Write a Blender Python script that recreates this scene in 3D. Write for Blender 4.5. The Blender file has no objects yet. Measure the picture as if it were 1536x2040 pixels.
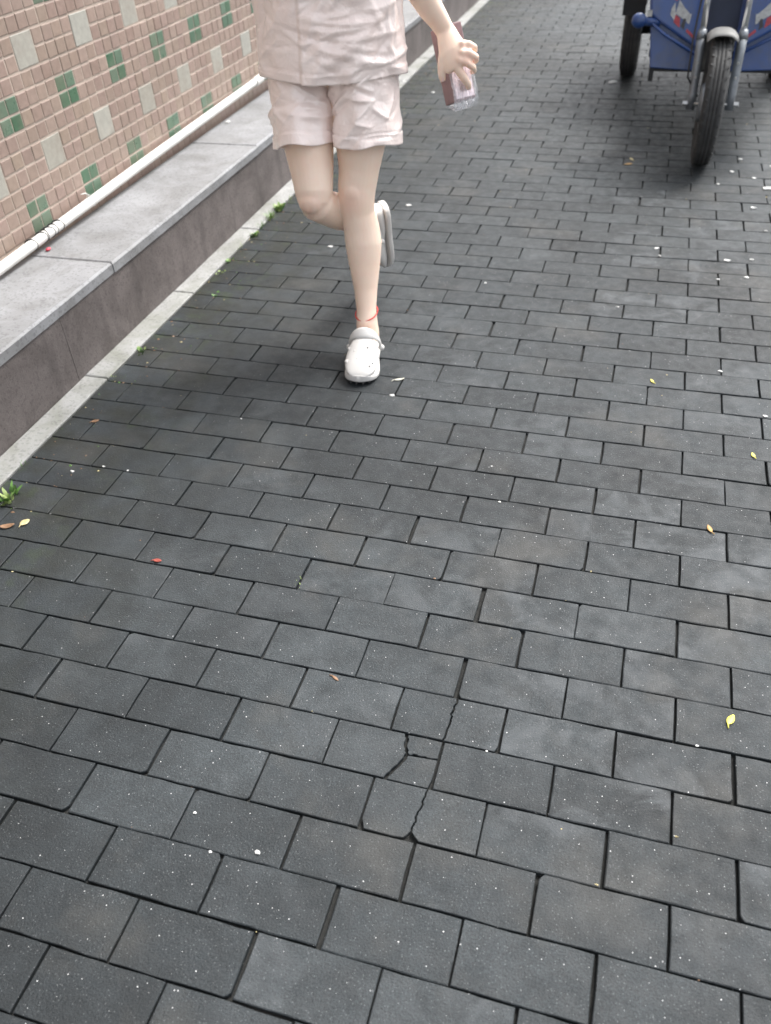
import bpy, bmesh, math, random
import numpy as np
from mathutils import Vector, Matrix

random.seed(7); rng = np.random.RandomState(7)
SC = bpy.context.scene
COL = SC.collection

# ------------------------------------------------------------------ camera
CAM = np.array([0.61233916, -1.49067565, 1.32574281])
RM = np.array([[0.95995245, 0.27641640, -0.04566480],
               [0.14562264, -0.63153559, -0.76154898],
               [-0.23934357, 0.72440098, -0.64649662]])      # rows: right, down, forward
cd = bpy.data.cameras.new('camera'); cam = bpy.data.objects.new('camera', cd); COL.objects.link(cam)
cd.sensor_fit = 'VERTICAL'; cd.sensor_height = 24.0; cd.sensor_width = 18.07
cd.lens = 19.4809; cd.clip_start = 0.05; cd.clip_end = 400
M = Matrix.Identity(4)
for r in range(3):
    M[r][0] = RM[0][r]; M[r][1] = -RM[1][r]; M[r][2] = -RM[2][r]; M[r][3] = CAM[r]
cam.matrix_world = M
cd.dof.use_dof = True; cd.dof.focus_distance = 1.75; cd.dof.aperture_fstop = 2.5
SC.camera = cam

# ------------------------------------------------------------------ sky, sun, exposure
SUN_AZ = math.radians(60)      # direction the light comes from, counted from +x to +y
SUN_EL = math.radians(56)
w = bpy.data.worlds.new('World'); SC.world = w; w.use_nodes = True
nt = w.node_tree; nt.nodes.clear()
sky = nt.nodes.new('ShaderNodeTexSky'); sky.sky_type = 'NISHITA'; sky.sun_disc = False
sky.sun_elevation = SUN_EL; sky.sun_rotation = math.pi/2 - SUN_AZ
sky.air_density = 1.0; sky.dust_density = 4.0; sky.ozone_density = 1.0
hs = nt.nodes.new('ShaderNodeHueSaturation'); hs.inputs['Saturation'].default_value = 0.24
bg = nt.nodes.new('ShaderNodeBackground'); bg.inputs['Strength'].default_value = 0.138
wo = nt.nodes.new('ShaderNodeOutputWorld')
nt.links.new(sky.outputs[0], hs.inputs['Color']); nt.links.new(hs.outputs[0], bg.inputs[0]); nt.links.new(bg.outputs[0], wo.inputs[0])
sd = bpy.data.lights.new('sun', 'SUN'); sun = bpy.data.objects.new('sun', sd); COL.objects.link(sun)
sd.energy = 1.45; sd.angle = math.radians(19); sd.color = (1.0, 0.975, 0.94)
dirv = Vector((math.cos(SUN_EL)*math.cos(SUN_AZ), math.cos(SUN_EL)*math.sin(SUN_AZ), math.sin(SUN_EL)))
sun.rotation_euler = dirv.to_track_quat('Z', 'Y').to_euler(); sun.location = dirv*20
SC.view_settings.view_transform = 'Standard'; SC.view_settings.look = 'None'
SC.view_settings.exposure = 1.5; SC.view_settings.gamma = 1.0

# ------------------------------------------------------------------ helpers
def to_px(P):
    c = RM @ (np.array(P) - CAM)
    return 768 + 1655.88*c[0]/c[2], 1020 + 1655.88*c[1]/c[2], c[2]

def mesh(name, V, F, smooth=False):
    m = bpy.data.meshes.new(name); m.from_pydata([tuple(map(float, v)) for v in V], [], [tuple(f) for f in F]); m.update()
    if smooth: m.polygons.foreach_set('use_smooth', [True]*len(m.polygons))
    return m

def wloc(o):
    l = Vector((0, 0, 0))
    while o is not None: l = l + Vector(o.location); o = o.parent
    return l

def obj(name, VF, mat, parent=None, smooth=False, kind=None):
    """one mesh object; vertices are world coordinates"""
    V, F = VF
    base = wloc(parent) if parent is not None else Vector((0, 0, 0))
    V = np.array(V, float).reshape(-1, 3)
    if parent is None:
        c = Vector(((V[:, 0].min()+V[:, 0].max())/2, (V[:, 1].min()+V[:, 1].max())/2, V[:, 2].min()))
        V = V - np.array(c)
        o = bpy.data.objects.new(name, mesh(name, V, F, smooth)); o.location = c
    else:
        o = bpy.data.objects.new(name, mesh(name, V - np.array(base), F, smooth)); o.parent = parent
    COL.objects.link(o)
    for m in (mat if isinstance(mat, (list, tuple)) else [mat]): o.data.materials.append(m)
    if kind: o['kind'] = kind
    return o

def empty(name, loc):
    o = bpy.data.objects.new(name, None); o.location = loc; o.empty_display_size = 0.1; COL.objects.link(o); return o

def tag(o, label, cat, group=None):
    o['label'] = label; o['category'] = cat
    if group: o['group'] = group
    return o

def merge(*L):
    V = []; F = []
    for v, f in L:
        n = len(V); V += [tuple(x) for x in v]; F += [tuple(i+n for i in q) for q in f]
    return V, F

def box(c, s, rot=None):
    V = [Vector((sx*s[0]/2, sy*s[1]/2, sz*s[2]/2)) for sx in (-1, 1) for sy in (-1, 1) for sz in (-1, 1)]
    if rot is not None: V = [rot @ v for v in V]
    V = [tuple(v + Vector(c)) for v in V]
    return V, [(0, 1, 3, 2), (4, 6, 7, 5), (0, 4, 5, 1), (2, 3, 7, 6), (0, 2, 6, 4), (1, 5, 7, 3)]

def bevbox(x0, x1, y0, y1, z0, z1, b=0.004, jit=0.0, seg=1):
    """slab with chamfered upper edges and slightly uneven outline"""
    nx = max(1, seg); out = []
    def ring(ins, z):
        P = []
        for (ax, ay, bx_, by_) in ((x0+ins, y0+ins, x1-ins, y0+ins), (x1-ins, y0+ins, x1-ins, y1-ins), (x1-ins, y1-ins, x0+ins, y1-ins), (x0+ins, y1-ins, x0+ins, y0+ins)):
            for k in range(nx):
                t = k/nx; P.append((ax+(bx_-ax)*t, ay+(by_-ay)*t, z))
        return P
    r0 = ring(0, z0); r1 = ring(0, z1-b); r2 = ring(b, z1); n = len(r0)
    V = []
    for r, a in ((r0, 0), (r1, jit), (r2, jit)):
        for p in r: V.append((p[0]+random.uniform(-a, a), p[1]+random.uniform(-a, a), p[2]+random.uniform(-a, a)*.3))
    F = [(i, (i+1) % n, n+(i+1) % n, n+i) for i in range(n)] + [(n+i, n+(i+1) % n, 2*n+(i+1) % n, 2*n+i) for i in range(n)]
    F.append(tuple(range(2*n, 3*n))); F.append(tuple(range(n-1, -1, -1)))
    return V, F

def tube(P, R, n=12, cap=True, flat=1.0):
    """swept tube through points P with radii R"""
    P = [Vector(p) for p in P]; R = R if isinstance(R, (list, tuple)) else [R]*len(P)
    V = []; F = []; up = None
    for i, p in enumerate(P):
        t = (P[min(i+1, len(P)-1)] - P[max(i-1, 0)]).normalized()
        if up is None:
            up = Vector((0, 0, 1)) if abs(t.z) < .9 else Vector((0, 1, 0))
        u = t.cross(up).normalized(); v = u.cross(t).normalized(); up = v
        for k in range(n):
            a = 2*math.pi*k/n; V.append(tuple(p + u*math.cos(a)*R[i] + v*math.sin(a)*R[i]*flat))
    for i in range(len(P)-1):
        for k in range(n):
            F.append((i*n+k, i*n+(k+1) % n, (i+1)*n+(k+1) % n, (i+1)*n+k))
    if cap:
        F.append(tuple(range(n-1, -1, -1))); F.append(tuple(range((len(P)-1)*n, len(P)*n)))
    return V, F

def loft(S, n=24, cap=True):
    """S: list of (center, axisU vec, axisV vec[, exponent]) rings"""
    V = []; F = []
    for s in S:
        c, u, v = Vector(s[0]), Vector(s[1]), Vector(s[2]); e = s[3] if len(s) > 3 else 2.0
        for k in range(n):
            a = 2*math.pi*k/n; ca, sa = math.cos(a), math.sin(a)
            x = math.copysign(abs(ca)**(2/e), ca); y = math.copysign(abs(sa)**(2/e), sa)
            V.append(tuple(c + u*x + v*y))
    for i in range(len(S)-1):
        for k in range(n): F.append((i*n+k, i*n+(k+1) % n, (i+1)*n+(k+1) % n, (i+1)*n+k))
    if cap:
        F.append(tuple(range(n-1, -1, -1))); F.append(tuple(range((len(S)-1)*n, len(S)*n)))
    return V, F

def ball(c, r, n=14, m=9, rot=None):
    r = (r, r, r) if not isinstance(r, (list, tuple)) else r
    V = []; F = []
    for i in range(m+1):
        th = math.pi*i/m
        for k in range(n):
            a = 2*math.pi*k/n
            v = Vector((r[0]*math.sin(th)*math.cos(a), r[1]*math.sin(th)*math.sin(a), r[2]*math.cos(th)))
            if rot is not None: v = rot @ v
            V.append(tuple(v + Vector(c)))
    for i in range(m):
        for k in range(n): F.append((i*n+k, (i+1)*n+k, (i+1)*n+(k+1) % n, i*n+(k+1) % n))
    return V, F

def lathe_x(prof, cx, cy, cz, n=48):
    """profile [(x offset, radius)] turned about an axis along x"""
    V = []; F = []; m = len(prof)
    for k in range(n):
        a = 2*math.pi*k/n
        for (x, r) in prof: V.append((cx+x, cy+r*math.cos(a), cz+r*math.sin(a)))
    for k in range(n):
        for i in range(m-1):
            F.append((k*m+i, k*m+i+1, ((k+1) % n)*m+i+1, ((k+1) % n)*m+i))
    return V, F

# ------------------------------------------------------------------ material helpers
class MB:
    def __init__(s, name):
        s.m = bpy.data.materials.new(name); s.m.use_nodes = True; s.t = s.m.node_tree
        s.b = s.t.nodes['Principled BSDF']
    def n(s, typ, **kw):
        nd = s.t.nodes.new(typ)
        for k, v in kw.items():
            if hasattr(nd, k): setattr(nd, k, v)
            else: nd.inputs[k.replace('_', ' ')].default_value = v
        return nd
    def L(s, a, b): s.t.links.new(a, b)
    def pos(s):
        return s.n('ShaderNodeNewGeometry').outputs['Position']
    def noise(s, scale, detail=4, rough=.55, vec=None, dist=0):
        nd = s.n('ShaderNodeTexNoise', Scale=scale, Detail=detail, Roughness=rough, Distortion=dist)
        s.L(vec if vec is not None else s.pos(), nd.inputs['Vector']); return nd.outputs['Fac']
    def ramp(s, fac, stops, interp='LINEAR'):
        r = s.n('ShaderNodeValToRGB'); r.color_ramp.interpolation = interp
        el = r.color_ramp.elements
        while len(el) < len(stops): el.new(0.5)
        for e, (p, c) in zip(el, stops):
            e.position = p; e.color = (c, c, c, 1) if isinstance(c, (int, float)) else tuple(c)+(1,)
        s.L(fac, r.inputs[0]); return r.outputs['Color']
    def mix(s, fac, a, b, mode='MIX'):
        m = s.n('ShaderNodeMix'); m.data_type = 'RGBA'; m.blend_type = mode
        for i, v in ((0, fac), (6, a), (7, b)):
            if hasattr(v, 'is_output'): s.L(v, m.inputs[i])
            elif i == 0: m.inputs[0].default_value = v
            else: m.inputs[i].default_value = tuple(v)+(1,)
        return m.outputs[2]
    def math(s, op, a, b=0.0, c=0.0):
        m = s.n('ShaderNodeMath'); m.operation = op
        for i, v in enumerate((a, b, c)):
            if hasattr(v, 'is_output'): s.L(v, m.inputs[i])
            else: m.inputs[i].default_value = v
        return m.outputs[0]
    def mapr(s, v, a, b, c=0.0, d=1.0):
        m = s.n('ShaderNodeMapRange'); s.L(v, m.inputs[0])
        for i, x in enumerate((a, b, c, d)): m.inputs[i+1].default_value = x
        return m.outputs[0]
    def bump(s, h, strength, dist):
        b = s.n('ShaderNodeBump', Strength=strength, Distance=dist); s.L(h, b.inputs['Height']); s.L(b.outputs[0], s.b.inputs['Normal']); return b
    def set(s, **kw):
        for k, v in kw.items():
            i = s.b.inputs[k.replace('_', ' ')]
            if hasattr(v, 'is_output'): s.L(v, i)
            else: i.default_value = tuple(v)+(1,) if isinstance(v, (tuple, list)) and len(v) == 3 and i.type == 'RGBA' else v
        return s

def simple(name, col, rough=.5, var=.15, scale=25, metal=0.0, bump=0.0, spec=None, bscale=None):
    b = MB(name); n = b.noise(scale, 5)
    lo = tuple(c*(1-var) for c in col); hi = tuple(min(1, c*(1+var)) for c in col)
    b.set(Base_Color=b.ramp(n, [(.3, lo), (.7, hi)]), Roughness=rough, Metallic=metal)
    if spec is not None: b.set(**{'Specular_IOR_Level': spec})
    if bump: b.bump(b.noise(bscale or scale*4, 6), 1.0, bump)
    return b.m

def paver_mat(island):
    b = MB('paver_concrete_field' if island else 'paver_concrete')
    P = b.pos()
    rnd = b.n('ShaderNodeNewGeometry').outputs['Random Per Island'] if island else b.n('ShaderNodeObjectInfo').outputs['Random']
    sep = b.n('ShaderNodeSeparateXYZ'); b.L(P, sep.inputs[0]); X, Y = sep.outputs[0], sep.outputs[1]
    # body colour with per-stone variation
    base = b.ramp(rnd, [(0, (.0188, .0228, .0252)), (.35, (.0218, .0262, .0288)), (.7, (.0242, .0289, .0316)), (1, (.0285, .0337, .0366))])
    grain = b.noise(300, 4, .75)
    base = b.mix(1.0, base, b.ramp(grain, [(.30, .50), (.70, 1.50)]), 'MULTIPLY')
    mott = b.noise(16, 6, .6)
    base = b.mix(1.0, base, b.ramp(mott, [(.3, .78), (.7, 1.2)]), 'MULTIPLY')
    big = b.noise(1.15, 5, .55, dist=.4)
    base = b.mix(1.0, base, b.ramp(big, [(.34, .62), (.5, 1.0), (.66, 1.28)]), 'MULTIPLY')
    mid = b.noise(4.5, 5, .6, dist=.8)
    base = b.mix(1.0, base, b.ramp(mid, [(.32, .80), (.68, 1.18)]), 'MULTIPLY')
    # pale dried film on some stones
    comb = b.n('ShaderNodeCombineXYZ'); b.L(b.math('MULTIPLY', rnd, 37.0), comb.inputs[2])
    va = b.n('ShaderNodeVectorMath'); va.operation = 'ADD'; b.L(P, va.inputs[0]); b.L(comb.outputs[0], va.inputs[1])
    film = b.mapr(b.noise(9, 4, .6, vec=va.outputs[0], dist=.6), .46, .62)
    zone = b.mapr(b.noise(1.9, 2, .4), .40, .52)
    rsel = b.mapr(b.math('FRACT', b.math('MULTIPLY', rnd, 7.31)), .35, .8)
    xr = b.mapr(X, .0, .6, .55, 1.0)
    film = b.math('MULTIPLY', b.math('MULTIPLY', film, zone), b.math('MULTIPLY', rsel, xr))
    base = b.mix(b.math('MULTIPLY', film, .68), base, (.070, .077, .082))
    # grime and moss towards the kerb
    near = b.mapr(X, -.90, -.25, 1.0, 0.0)
    mossn = b.mapr(b.noise(7, 6, .65), .42, .64)
    base = b.mix(b.math('MULTIPLY', b.math('MULTIPLY', near, mossn), .92), base, (.0165, .0175, .0115))
    green = b.mapr(b.noise(11, 5, .6, vec=va.outputs[0]), .56, .70)
    base = b.mix(b.math('MULTIPLY', b.math('MULTIPLY', b.mapr(X, -.90, -.50, 1, 0), green), .75), base, (.034, .050, .017))
    # brown dusty patches close to the trike
    dust = b.mapr(b.noise(3.1, 5, .6), .54, .68)
    base = b.mix(b.math('MULTIPLY', dust, .45), base, (.060, .058, .053))
    # bright grains of sand and mica
    vor = b.n('ShaderNodeTexVoronoi', Scale=92.0); b.L(P, vor.inputs['Vector'])
    sc = b.n('ShaderNodeSeparateColor'); b.L(vor.outputs['Color'], sc.inputs[0])
    rad = b.mapr(b.math('POWER', sc.outputs[1], 2.2), .0, 1.0, .035, .108)
    dot = b.math('MULTIPLY', b.math('LESS_THAN', vor.outputs['Distance'], rad), b.math('GREATER_THAN', sc.outputs[0], .34))
    vor2 = b.n('ShaderNodeTexVoronoi', Scale=210.0); b.L(P, vor2.inputs['Vector'])
    sc2 = b.n('ShaderNodeSeparateColor'); b.L(vor2.outputs['Color'], sc2.inputs[0])
    dot2 = b.math('MULTIPLY', b.math('LESS_THAN', vor2.outputs['Distance'], .22), b.math('GREATER_THAN', sc2.outputs[0], .62))
    clean = b.mapr(X, -.85, -.1, .15, 1.0)
    base = b.mix(b.math('MULTIPLY', b.math('MULTIPLY', dot2, clean), .35), base, (.17, .175, .18))
    base = b.mix(b.math('MULTIPLY', dot, clean), base, (.50, .50, .50))
    dark = b.math('MULTIPLY', b.math('LESS_THAN', vor2.outputs['Distance'], .3), b.math('LESS_THAN', sc2.outputs[0], .10))
    base = b.mix(b.math('MULTIPLY', dark, .5), base, (.03, .03, .032))
    rough = b.ramp(b.noise(30, 4), [(.3, .46), (.7, .68)])
    b.set(Base_Color=base, Roughness=rough, **{'Specular_IOR_Level': .30})
    h = b.math('ADD', b.math('MULTIPLY', grain, .55), b.math('MULTIPLY', b.noise(260, 4, .6), .8))
    b.bump(h, .9, .0018)
    return b.m

def granite(name, lo, hi, rough, stain=None, streak=False, bump=.0012):
    b = MB(name); P = b.pos()
    n1 = b.noise(220, 3, .8); n2 = b.noise(6, 5, .6)
    c = b.mix(n1, lo, hi)
    c = b.mix(1.0, c, b.ramp(n2, [(.3, .82), (.7, 1.12)]), 'MULTIPLY')
    if stain:
        s = b.mapr(b.noise(4.5, 7, .68, dist=.8), .44, .66)
        c = b.mix(b.math('MULTIPLY', s, .65), c, stain)
    if streak:
        mp = b.n('ShaderNodeMapping'); mp.inputs['Scale'].default_value = (10, 12, 1.1); b.L(P, mp.inputs['Vector'])
        st = b.mapr(b.noise(1.0, 5, .6, vec=mp.outputs[0]), .5, .72)
        c = b.mix(b.math('MULTIPLY', st, .55), c, tuple(x*.45 for x in lo))
    sp = b.n('ShaderNodeTexVoronoi', Scale=150.0); b.L(P, sp.inputs['Vector'])
    ss = b.n('ShaderNodeSeparateColor'); b.L(sp.outputs['Color'], ss.inputs[0])
    c = b.mix(b.math('MULTIPLY', b.math('GREATER_THAN', ss.outputs[0], .84), .3), c, tuple(x*.3 for x in lo))
    b.set(Base_Color=c, Roughness=rough)
    b.bump(b.math('ADD', n1, b.noise(40, 4)), .6, bump)
    return b.m

def tile_mat(name, cols, rough, island):
    b = MB(name)
    rnd = b.n('ShaderNodeNewGeometry').outputs['Random Per Island'] if island else b.n('ShaderNodeObjectInfo').outputs['Random']
    k = len(cols)-1
    c = b.ramp(rnd, [(i/k, col) for i, col in enumerate(cols)])
    c = b.mix(1.0, c, b.ramp(b.noise(60, 5), [(.3, .86), (.7, 1.1)]), 'MULTIPLY')
    c = b.mix(b.math('MULTIPLY', b.mapr(b.noise(5, 5, .6), .45, .75), .5), c, (.25, .20, .16))
    b.set(Base_Color=c, Roughness=b.ramp(b.noise(20, 3), [(.3, rough), (.7, rough+.18)]))
    b.bump(b.noise(50, 3), .4, .0008)
    return b.m

MAT = {}
MAT['paver'] = paver_mat(False); MAT['paver_field'] = paver_mat(True)
b = MB('joint_sand')
Pj = b.pos(); sepj = b.n('ShaderNodeSeparateXYZ'); b.L(Pj, sepj.inputs[0])
cj = b.ramp(b.noise(60, 5), [(.3, (.008, .0085, .008)), (.7, (.022, .022, .020))])
cj = b.mix(b.math('MULTIPLY', b.mapr(sepj.outputs[0], -.9, -.45, 1, 0), b.mapr(b.noise(5, 4), .4, .6)), cj, (.025, .034, .014))
b.set(Base_Color=cj, Roughness=.95); b.bump(b.noise(300, 3), .8, .002); MAT['joint'] = b.m
MAT['soil'] = simple('ground_concrete', (.10, .10, .098), .9, .25, 3, bump=.002, bscale=80)
MAT['kerb'] = granite('kerb_granite', (.235, .235, .228), (.36, .36, .35), .8, stain=(.15, .155, .12))
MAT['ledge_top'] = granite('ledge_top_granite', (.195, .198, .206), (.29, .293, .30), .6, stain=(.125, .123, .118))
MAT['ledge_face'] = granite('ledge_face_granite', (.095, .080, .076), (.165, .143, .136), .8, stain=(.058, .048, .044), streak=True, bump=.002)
PINK = [(0.261, 0.188, 0.155), (0.293, 0.212, 0.18), (0.277, 0.208, 0.167), (0.314, 0.236, 0.196), (0.269, 0.194, 0.164), (0.298, 0.229, 0.18)]
GREEN = [(0.061, 0.123, 0.073), (0.074, 0.142, 0.087), (0.114, 0.175, 0.123), (0.07, 0.129, 0.084)]
GREY = [(0.31, 0.296, 0.254), (0.351, 0.338, 0.294), (0.331, 0.324, 0.287)]
for suf, isl in (('', False), ('_field', True)):
    MAT['pink'+suf] = tile_mat('pink_tile'+suf, PINK, .3, isl)
    MAT['green'+suf] = tile_mat('green_tile'+suf, GREEN, .25, isl)
    MAT['grey'+suf] = tile_mat('grey_tile'+suf, GREY, .35, isl)
MAT['grout'] = simple('tile_grout', (.40, .33, .275), .9, .16, 8, bump=.001, bscale=120)
MAT['render'] = simple('wall_render', (.36, .34, .31), .9, .15, 4, bump=.001, bscale=80)
MAT['pvc'] = simple('white_pvc', (.66, .645, .61), .38, .08, 14)
MAT['wire'] = simple('black_wire', (.02, .02, .022), .5, .2, 40)
MAT['redplastic'] = simple('red_plastic', (.55, .05, .08), .5, .15, 60)
b = MB('skin'); sk = b.ramp(b.noise(9, 4, .5), [(.3, (.80, .61, .48)), (.7, (.86, .685, .56))])
sk = b.mix(b.math('MULTIPLY', b.mapr(b.noise(34, 5, .65), .46, .70), .34), sk, (.84, .58, .47))

for kx, ky, kz, kr in ((-.194, .80, .455, .055), (-.300, .735, .455, .055), (.10, .99, .79, .045), (-.155, .72, .09, .04)):
    vd = b.n('ShaderNodeVectorMath'); vd.operation = 'DISTANCE'; b.L(b.pos(), vd.inputs[0]); vd.inputs[1].default_value = (kx, ky, kz)
    sk = b.mix(b.math('MULTIPLY', b.mapr(vd.outputs['Value'], kr, kr*.2), .42), sk, (.82, .50, .39))
b.set(Base_Color=sk, Roughness=.46, **{'Subsurface_Weight': .18, 'Subsurface_Radius': (.012, .005, .003), 'Subsurface_Scale': 1.0, 'Specular_IOR_Level': .42})
b.bump(b.noise(300, 3), .25, .0006); MAT['skin'] = b.m
b = MB('blush_satin'); sa = b.ramp(b.noise(14, 3), [(.3, (.93, .775, .715)), (.7, (.96, .835, .78))])
b.set(Base_Color=sa, Roughness=.20, **{'Specular_IOR_Level': 1.0, 'Sheen_Weight': .25, 'Sheen_Roughness': .4, 'Anisotropic': .35})
wv = b.noise(700, 2); rn = b.math('ABSOLUTE', b.math('SUBTRACT', b.noise(16, 3, .55, dist=1.2), .5)); rn = b.math('MULTIPLY', b.mapr(rn, 0, .16, 1.0, 0.0), 1.0); rn2 = b.mapr(b.math('ABSOLUTE', b.math('SUBTRACT', b.noise(34, 2, .5, dist=.8), .5)), 0, .12, 1.0, 0.0); b.bump(b.math('ADD', b.math('ADD', rn, b.math('MULTIPLY', rn2, .4)), b.math('MULTIPLY', wv, .04)), .15, .006); MAT['satin'] = b.m
MAT['clog'] = simple('white_foam', (.60, .585, .56), .55, .06, 12, bump=.0004, bscale=200)
MAT['clog_dark'] = simple('clog_hole_shade', (.05, .05, .05), .8, .2, 50)  # dark colour standing in for shade inside the holes and notches
MAT['cord'] = simple('red_cord', (.62, .045, .035), .6, .2, 200)
MAT['box'] = simple('mauve_card', (.20, .120, .125), .4, .15, 30)
MAT['boxlight'] = simple('pale_pink_label', (.76, .64, .68), .35, .08, 40)
b = MB('clear_film'); b.set(Base_Color=(.95, .95, 1.0), Roughness=.12, **{'Transmission_Weight': .0, 'Alpha': .28, 'Specular_IOR_Level': 1.0}); b.bump(b.noise(60, 3), .8, .004); MAT['film'] = b.m
MAT['nail'] = simple('fingernail', (.82, .60, .54), .25, .04, 60)
MAT['hair'] = simple('dark_hair', (.02, .015, .012), .4, .3, 60, bump=.002, bscale=150)
MAT['eye'] = simple('eye_white', (.75, .74, .72), .2, .03, 20)
MAT['iris'] = simple('dark_iris', (.03, .018, .012), .2, .2, 50)
MAT['lip'] = simple('lips', (.50, .20, .18), .4, .1, 60)
b = MB('tyre_rubber'); c = b.ramp(b.noise(30, 5), [(.3, (.022, .023, .024)), (.7, (.045, .045, .044))])
c = b.mix(b.math('MULTIPLY', b.mapr(b.noise(7, 5), .45, .7), .5), c, (.085, .083, .078)); b.set(Base_Color=c, Roughness=.75); b.bump(b.noise(150, 3), .5, .001); MAT['tyre'] = b.m
MAT['rubber'] = simple('black_plastic', (.018, .019, .021), .45, .25, 20)
b = MB('blue_paint'); c = b.ramp(b.noise(4, 5), [(.3, (.013, .050, .19)), (.7, (.019, .066, .235))])
c = b.mix(b.math('MULTIPLY', b.mapr(b.noise(12, 6, .65), .45, .72), .55), c, (.060, .066, .080))
b.set(Base_Color=c, Roughness=b.ramp(b.noise(25, 4), [(.3, .28), (.7, .45)]), **{'Coat_Weight': .3}); MAT['blue'] = b.m
MAT['navy'] = simple('navy_plastic', (.010, .018, .045), .55, .25, 10)
MAT['chrome'] = simple('chrome', (.95, .95, .96), .2, .02, 30, metal=1.0)
MAT['alloy'] = simple('dull_alloy', (.22, .235, .25), .45, .2, 30, metal=.55)
MAT['bolt'] = simple('zinc_bolt', (.55, .55, .54), .35, .15, 60, metal=.8)
MAT['beige'] = simple('dusty_pale_plastic', (.25, .247, .235), .6, .14, 18)
MAT['decal_white_shaded'] = simple('decal_white_shaded', (.36, .37, .37), .4, .25, 80)  # white and red print darkened, the shade on the shield mixed into the colour
MAT['decal_red_shaded'] = simple('decal_red_shaded', (.34, .03, .045), .4, .25, 80)
MAT['decal_dark'] = simple('decal_black', (.02, .02, .025), .4, .1, 80)
MAT['lamp'] = simple('headlamp_lens', (.75, .77, .8), .1, .03, 20)
MAT['seat'] = simple('seat_vinyl', (.03, .03, .032), .5, .2, 20)
MAT['white'] = simple('white_scrap', (.60, .60, .58), .7, .08, 60)
def leafm(name, a): return simple(name, a, .5, .22, 90)
MAT['lyellow'] = leafm('yellow_leaf', (.66, .60, .10)); MAT['lorange'] = leafm('orange_leaf', (.34, .20, .06)); MAT['lbrown'] = leafm('brown_leaf', (.22, .125, .07))
MAT['ltan'] = leafm('tan_leaf', (.50, .42, .22)); MAT['lred'] = leafm('red_leaf', (.26, .05, .035)); MAT['lpale'] = leafm('pale_leaf', (.45, .44, .37))
MAT['weed'] = leafm('weed_green', (.10, .21, .045)); MAT['weedpale'] = leafm('weed_pale', (.28, .36, .13))

# ------------------------------------------------------------------ ground and paving
PU, PV = .204, .102
KX = -.905
g = obj('ground', ([(-60, -60, -.07), (60, -60, -.07), (60, 120, -.07), (-60, 120, -.07)], [(0, 1, 2, 3)]), MAT['soil'], kind='structure')
bx0, bx1, by0, by1, bs = KX-.006, 3.8, -3.0, 15.0, .06
nbx, nby = int((bx1-bx0)/bs), int((by1-by0)/bs); br = random.Random(3); V = []; F = []
for jy in range(nby+1):
    for jx in range(nbx+1):
        x, y = bx0+(bx1-bx0)*jx/nbx, by0+(by1-by0)*jy/nby
        q = .5+.5*math.sin(x*3.1+math.sin(y*1.7)*1.3)*math.sin(y*2.3+x*.9)
        fill = max(0, min(1, (-.25-x)/.5)); z = -.0125 + .0080*q*br.random() + .0048*fill*br.random()
        V.append((x, y, min(z, -.0016)))
for jy in range(nby):
    for jx in range(nbx): a = jy*(nbx+1)+jx; F.append((a, a+1, a+nbx+2, a+nbx+1))
pave = obj('pavement', (V, F), MAT['joint'], kind='structure')

def ring_brick(poly, inset=.0013, zt=0.0, zb=-.045, drop=.0013):
    """prism from a counter-clockwise outline with a worn, chamfered upper edge"""
    n = len(poly); c = np.mean(poly, axis=0)
    V = [(p[0], p[1], zb) for p in poly] + [(p[0], p[1], zt-drop) for p in poly]
    for i, p in enumerate(poly):
        a = np.array(poly[i-1]); q = np.array(poly[(i+1) % n]); p = np.array(p)
        t1 = (p-a)/(np.linalg.norm(p-a)+1e-9); t2 = (q-p)/(np.linalg.norm(q-p)+1e-9)
        nn = np.array([-(t1[1]+t2[1]), t1[0]+t2[0]]); nn = nn/(np.linalg.norm(nn)+1e-9)
        k = inset/max(.5, abs(np.dot(nn, np.array([-t1[1], t1[0]]))))
        V.append((p[0]+nn[0]*k, p[1]+nn[1]*k, zt))
    F = [(i, (i+1) % n, n+(i+1) % n, n+i) for i in range(n)] + [(n+i, n+(i+1) % n, 2*n+(i+1) % n, 2*n+i) for i in range(n)] + [tuple(range(2*n, 3*n))]
    return V, F

def rect_poly(x0, x1, y0, y1, jit, nl=4, ns=2, r=random, chip=None):
    P = []
    for (ax, ay, bx_, by_, n) in ((x0, y0, x1, y0, nl), (x1, y0, x1, y1, ns), (x1, y1, x0, y1, nl), (x0, y1, x0, y0, ns)):
        for k in range(n):
            t = k/n + (r.uniform(-.06, .06) if k else 0)
            j = jit*(.5 if k == 0 else 1)
            P.append((ax+(bx_-ax)*t + r.uniform(-j, j), ay+(by_-ay)*t + r.uniform(-j, j)))
    if chip:
        ci, cx, cy = chip            # cut the corner ci by cx along x and cy along y
        idx = [0, nl, nl+ns, 2*nl+ns][ci]; p = P[idx]
        sx = 1 if ci in (0, 3) else -1; sy = 1 if ci in (0, 1) else -1
        A = (p[0]+sx*cx, p[1]); B = (p[0], p[1]+sy*cy); Mid = (p[0]+sx*cx*.42, p[1]+sy*cy*.38)
        seq = [B, Mid, A] if ci in (0, 2) else [A, Mid, B]
        P[idx:idx+1] = seq
    return P

GAP = .0035
HL, HW = PU/2-GAP/2, PV/2-.0015
VARS = []
for i in range(28):
    chip = (random.randrange(4), random.uniform(.006, .014), random.uniform(.006, .012)) if i in (3, 9, 14, 19, 23, 26) else None
    VF = ring_brick(rect_poly(-HL+random.uniform(0, .0012), HL-random.uniform(0, .0012), -HW, HW, .0011, nl=5, chip=chip), inset=random.uniform(.0008, .0020))
    m = mesh('paver', VF[0], VF[1]); m.materials.append(MAT['paver']); VARS.append((m, VF))

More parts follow.
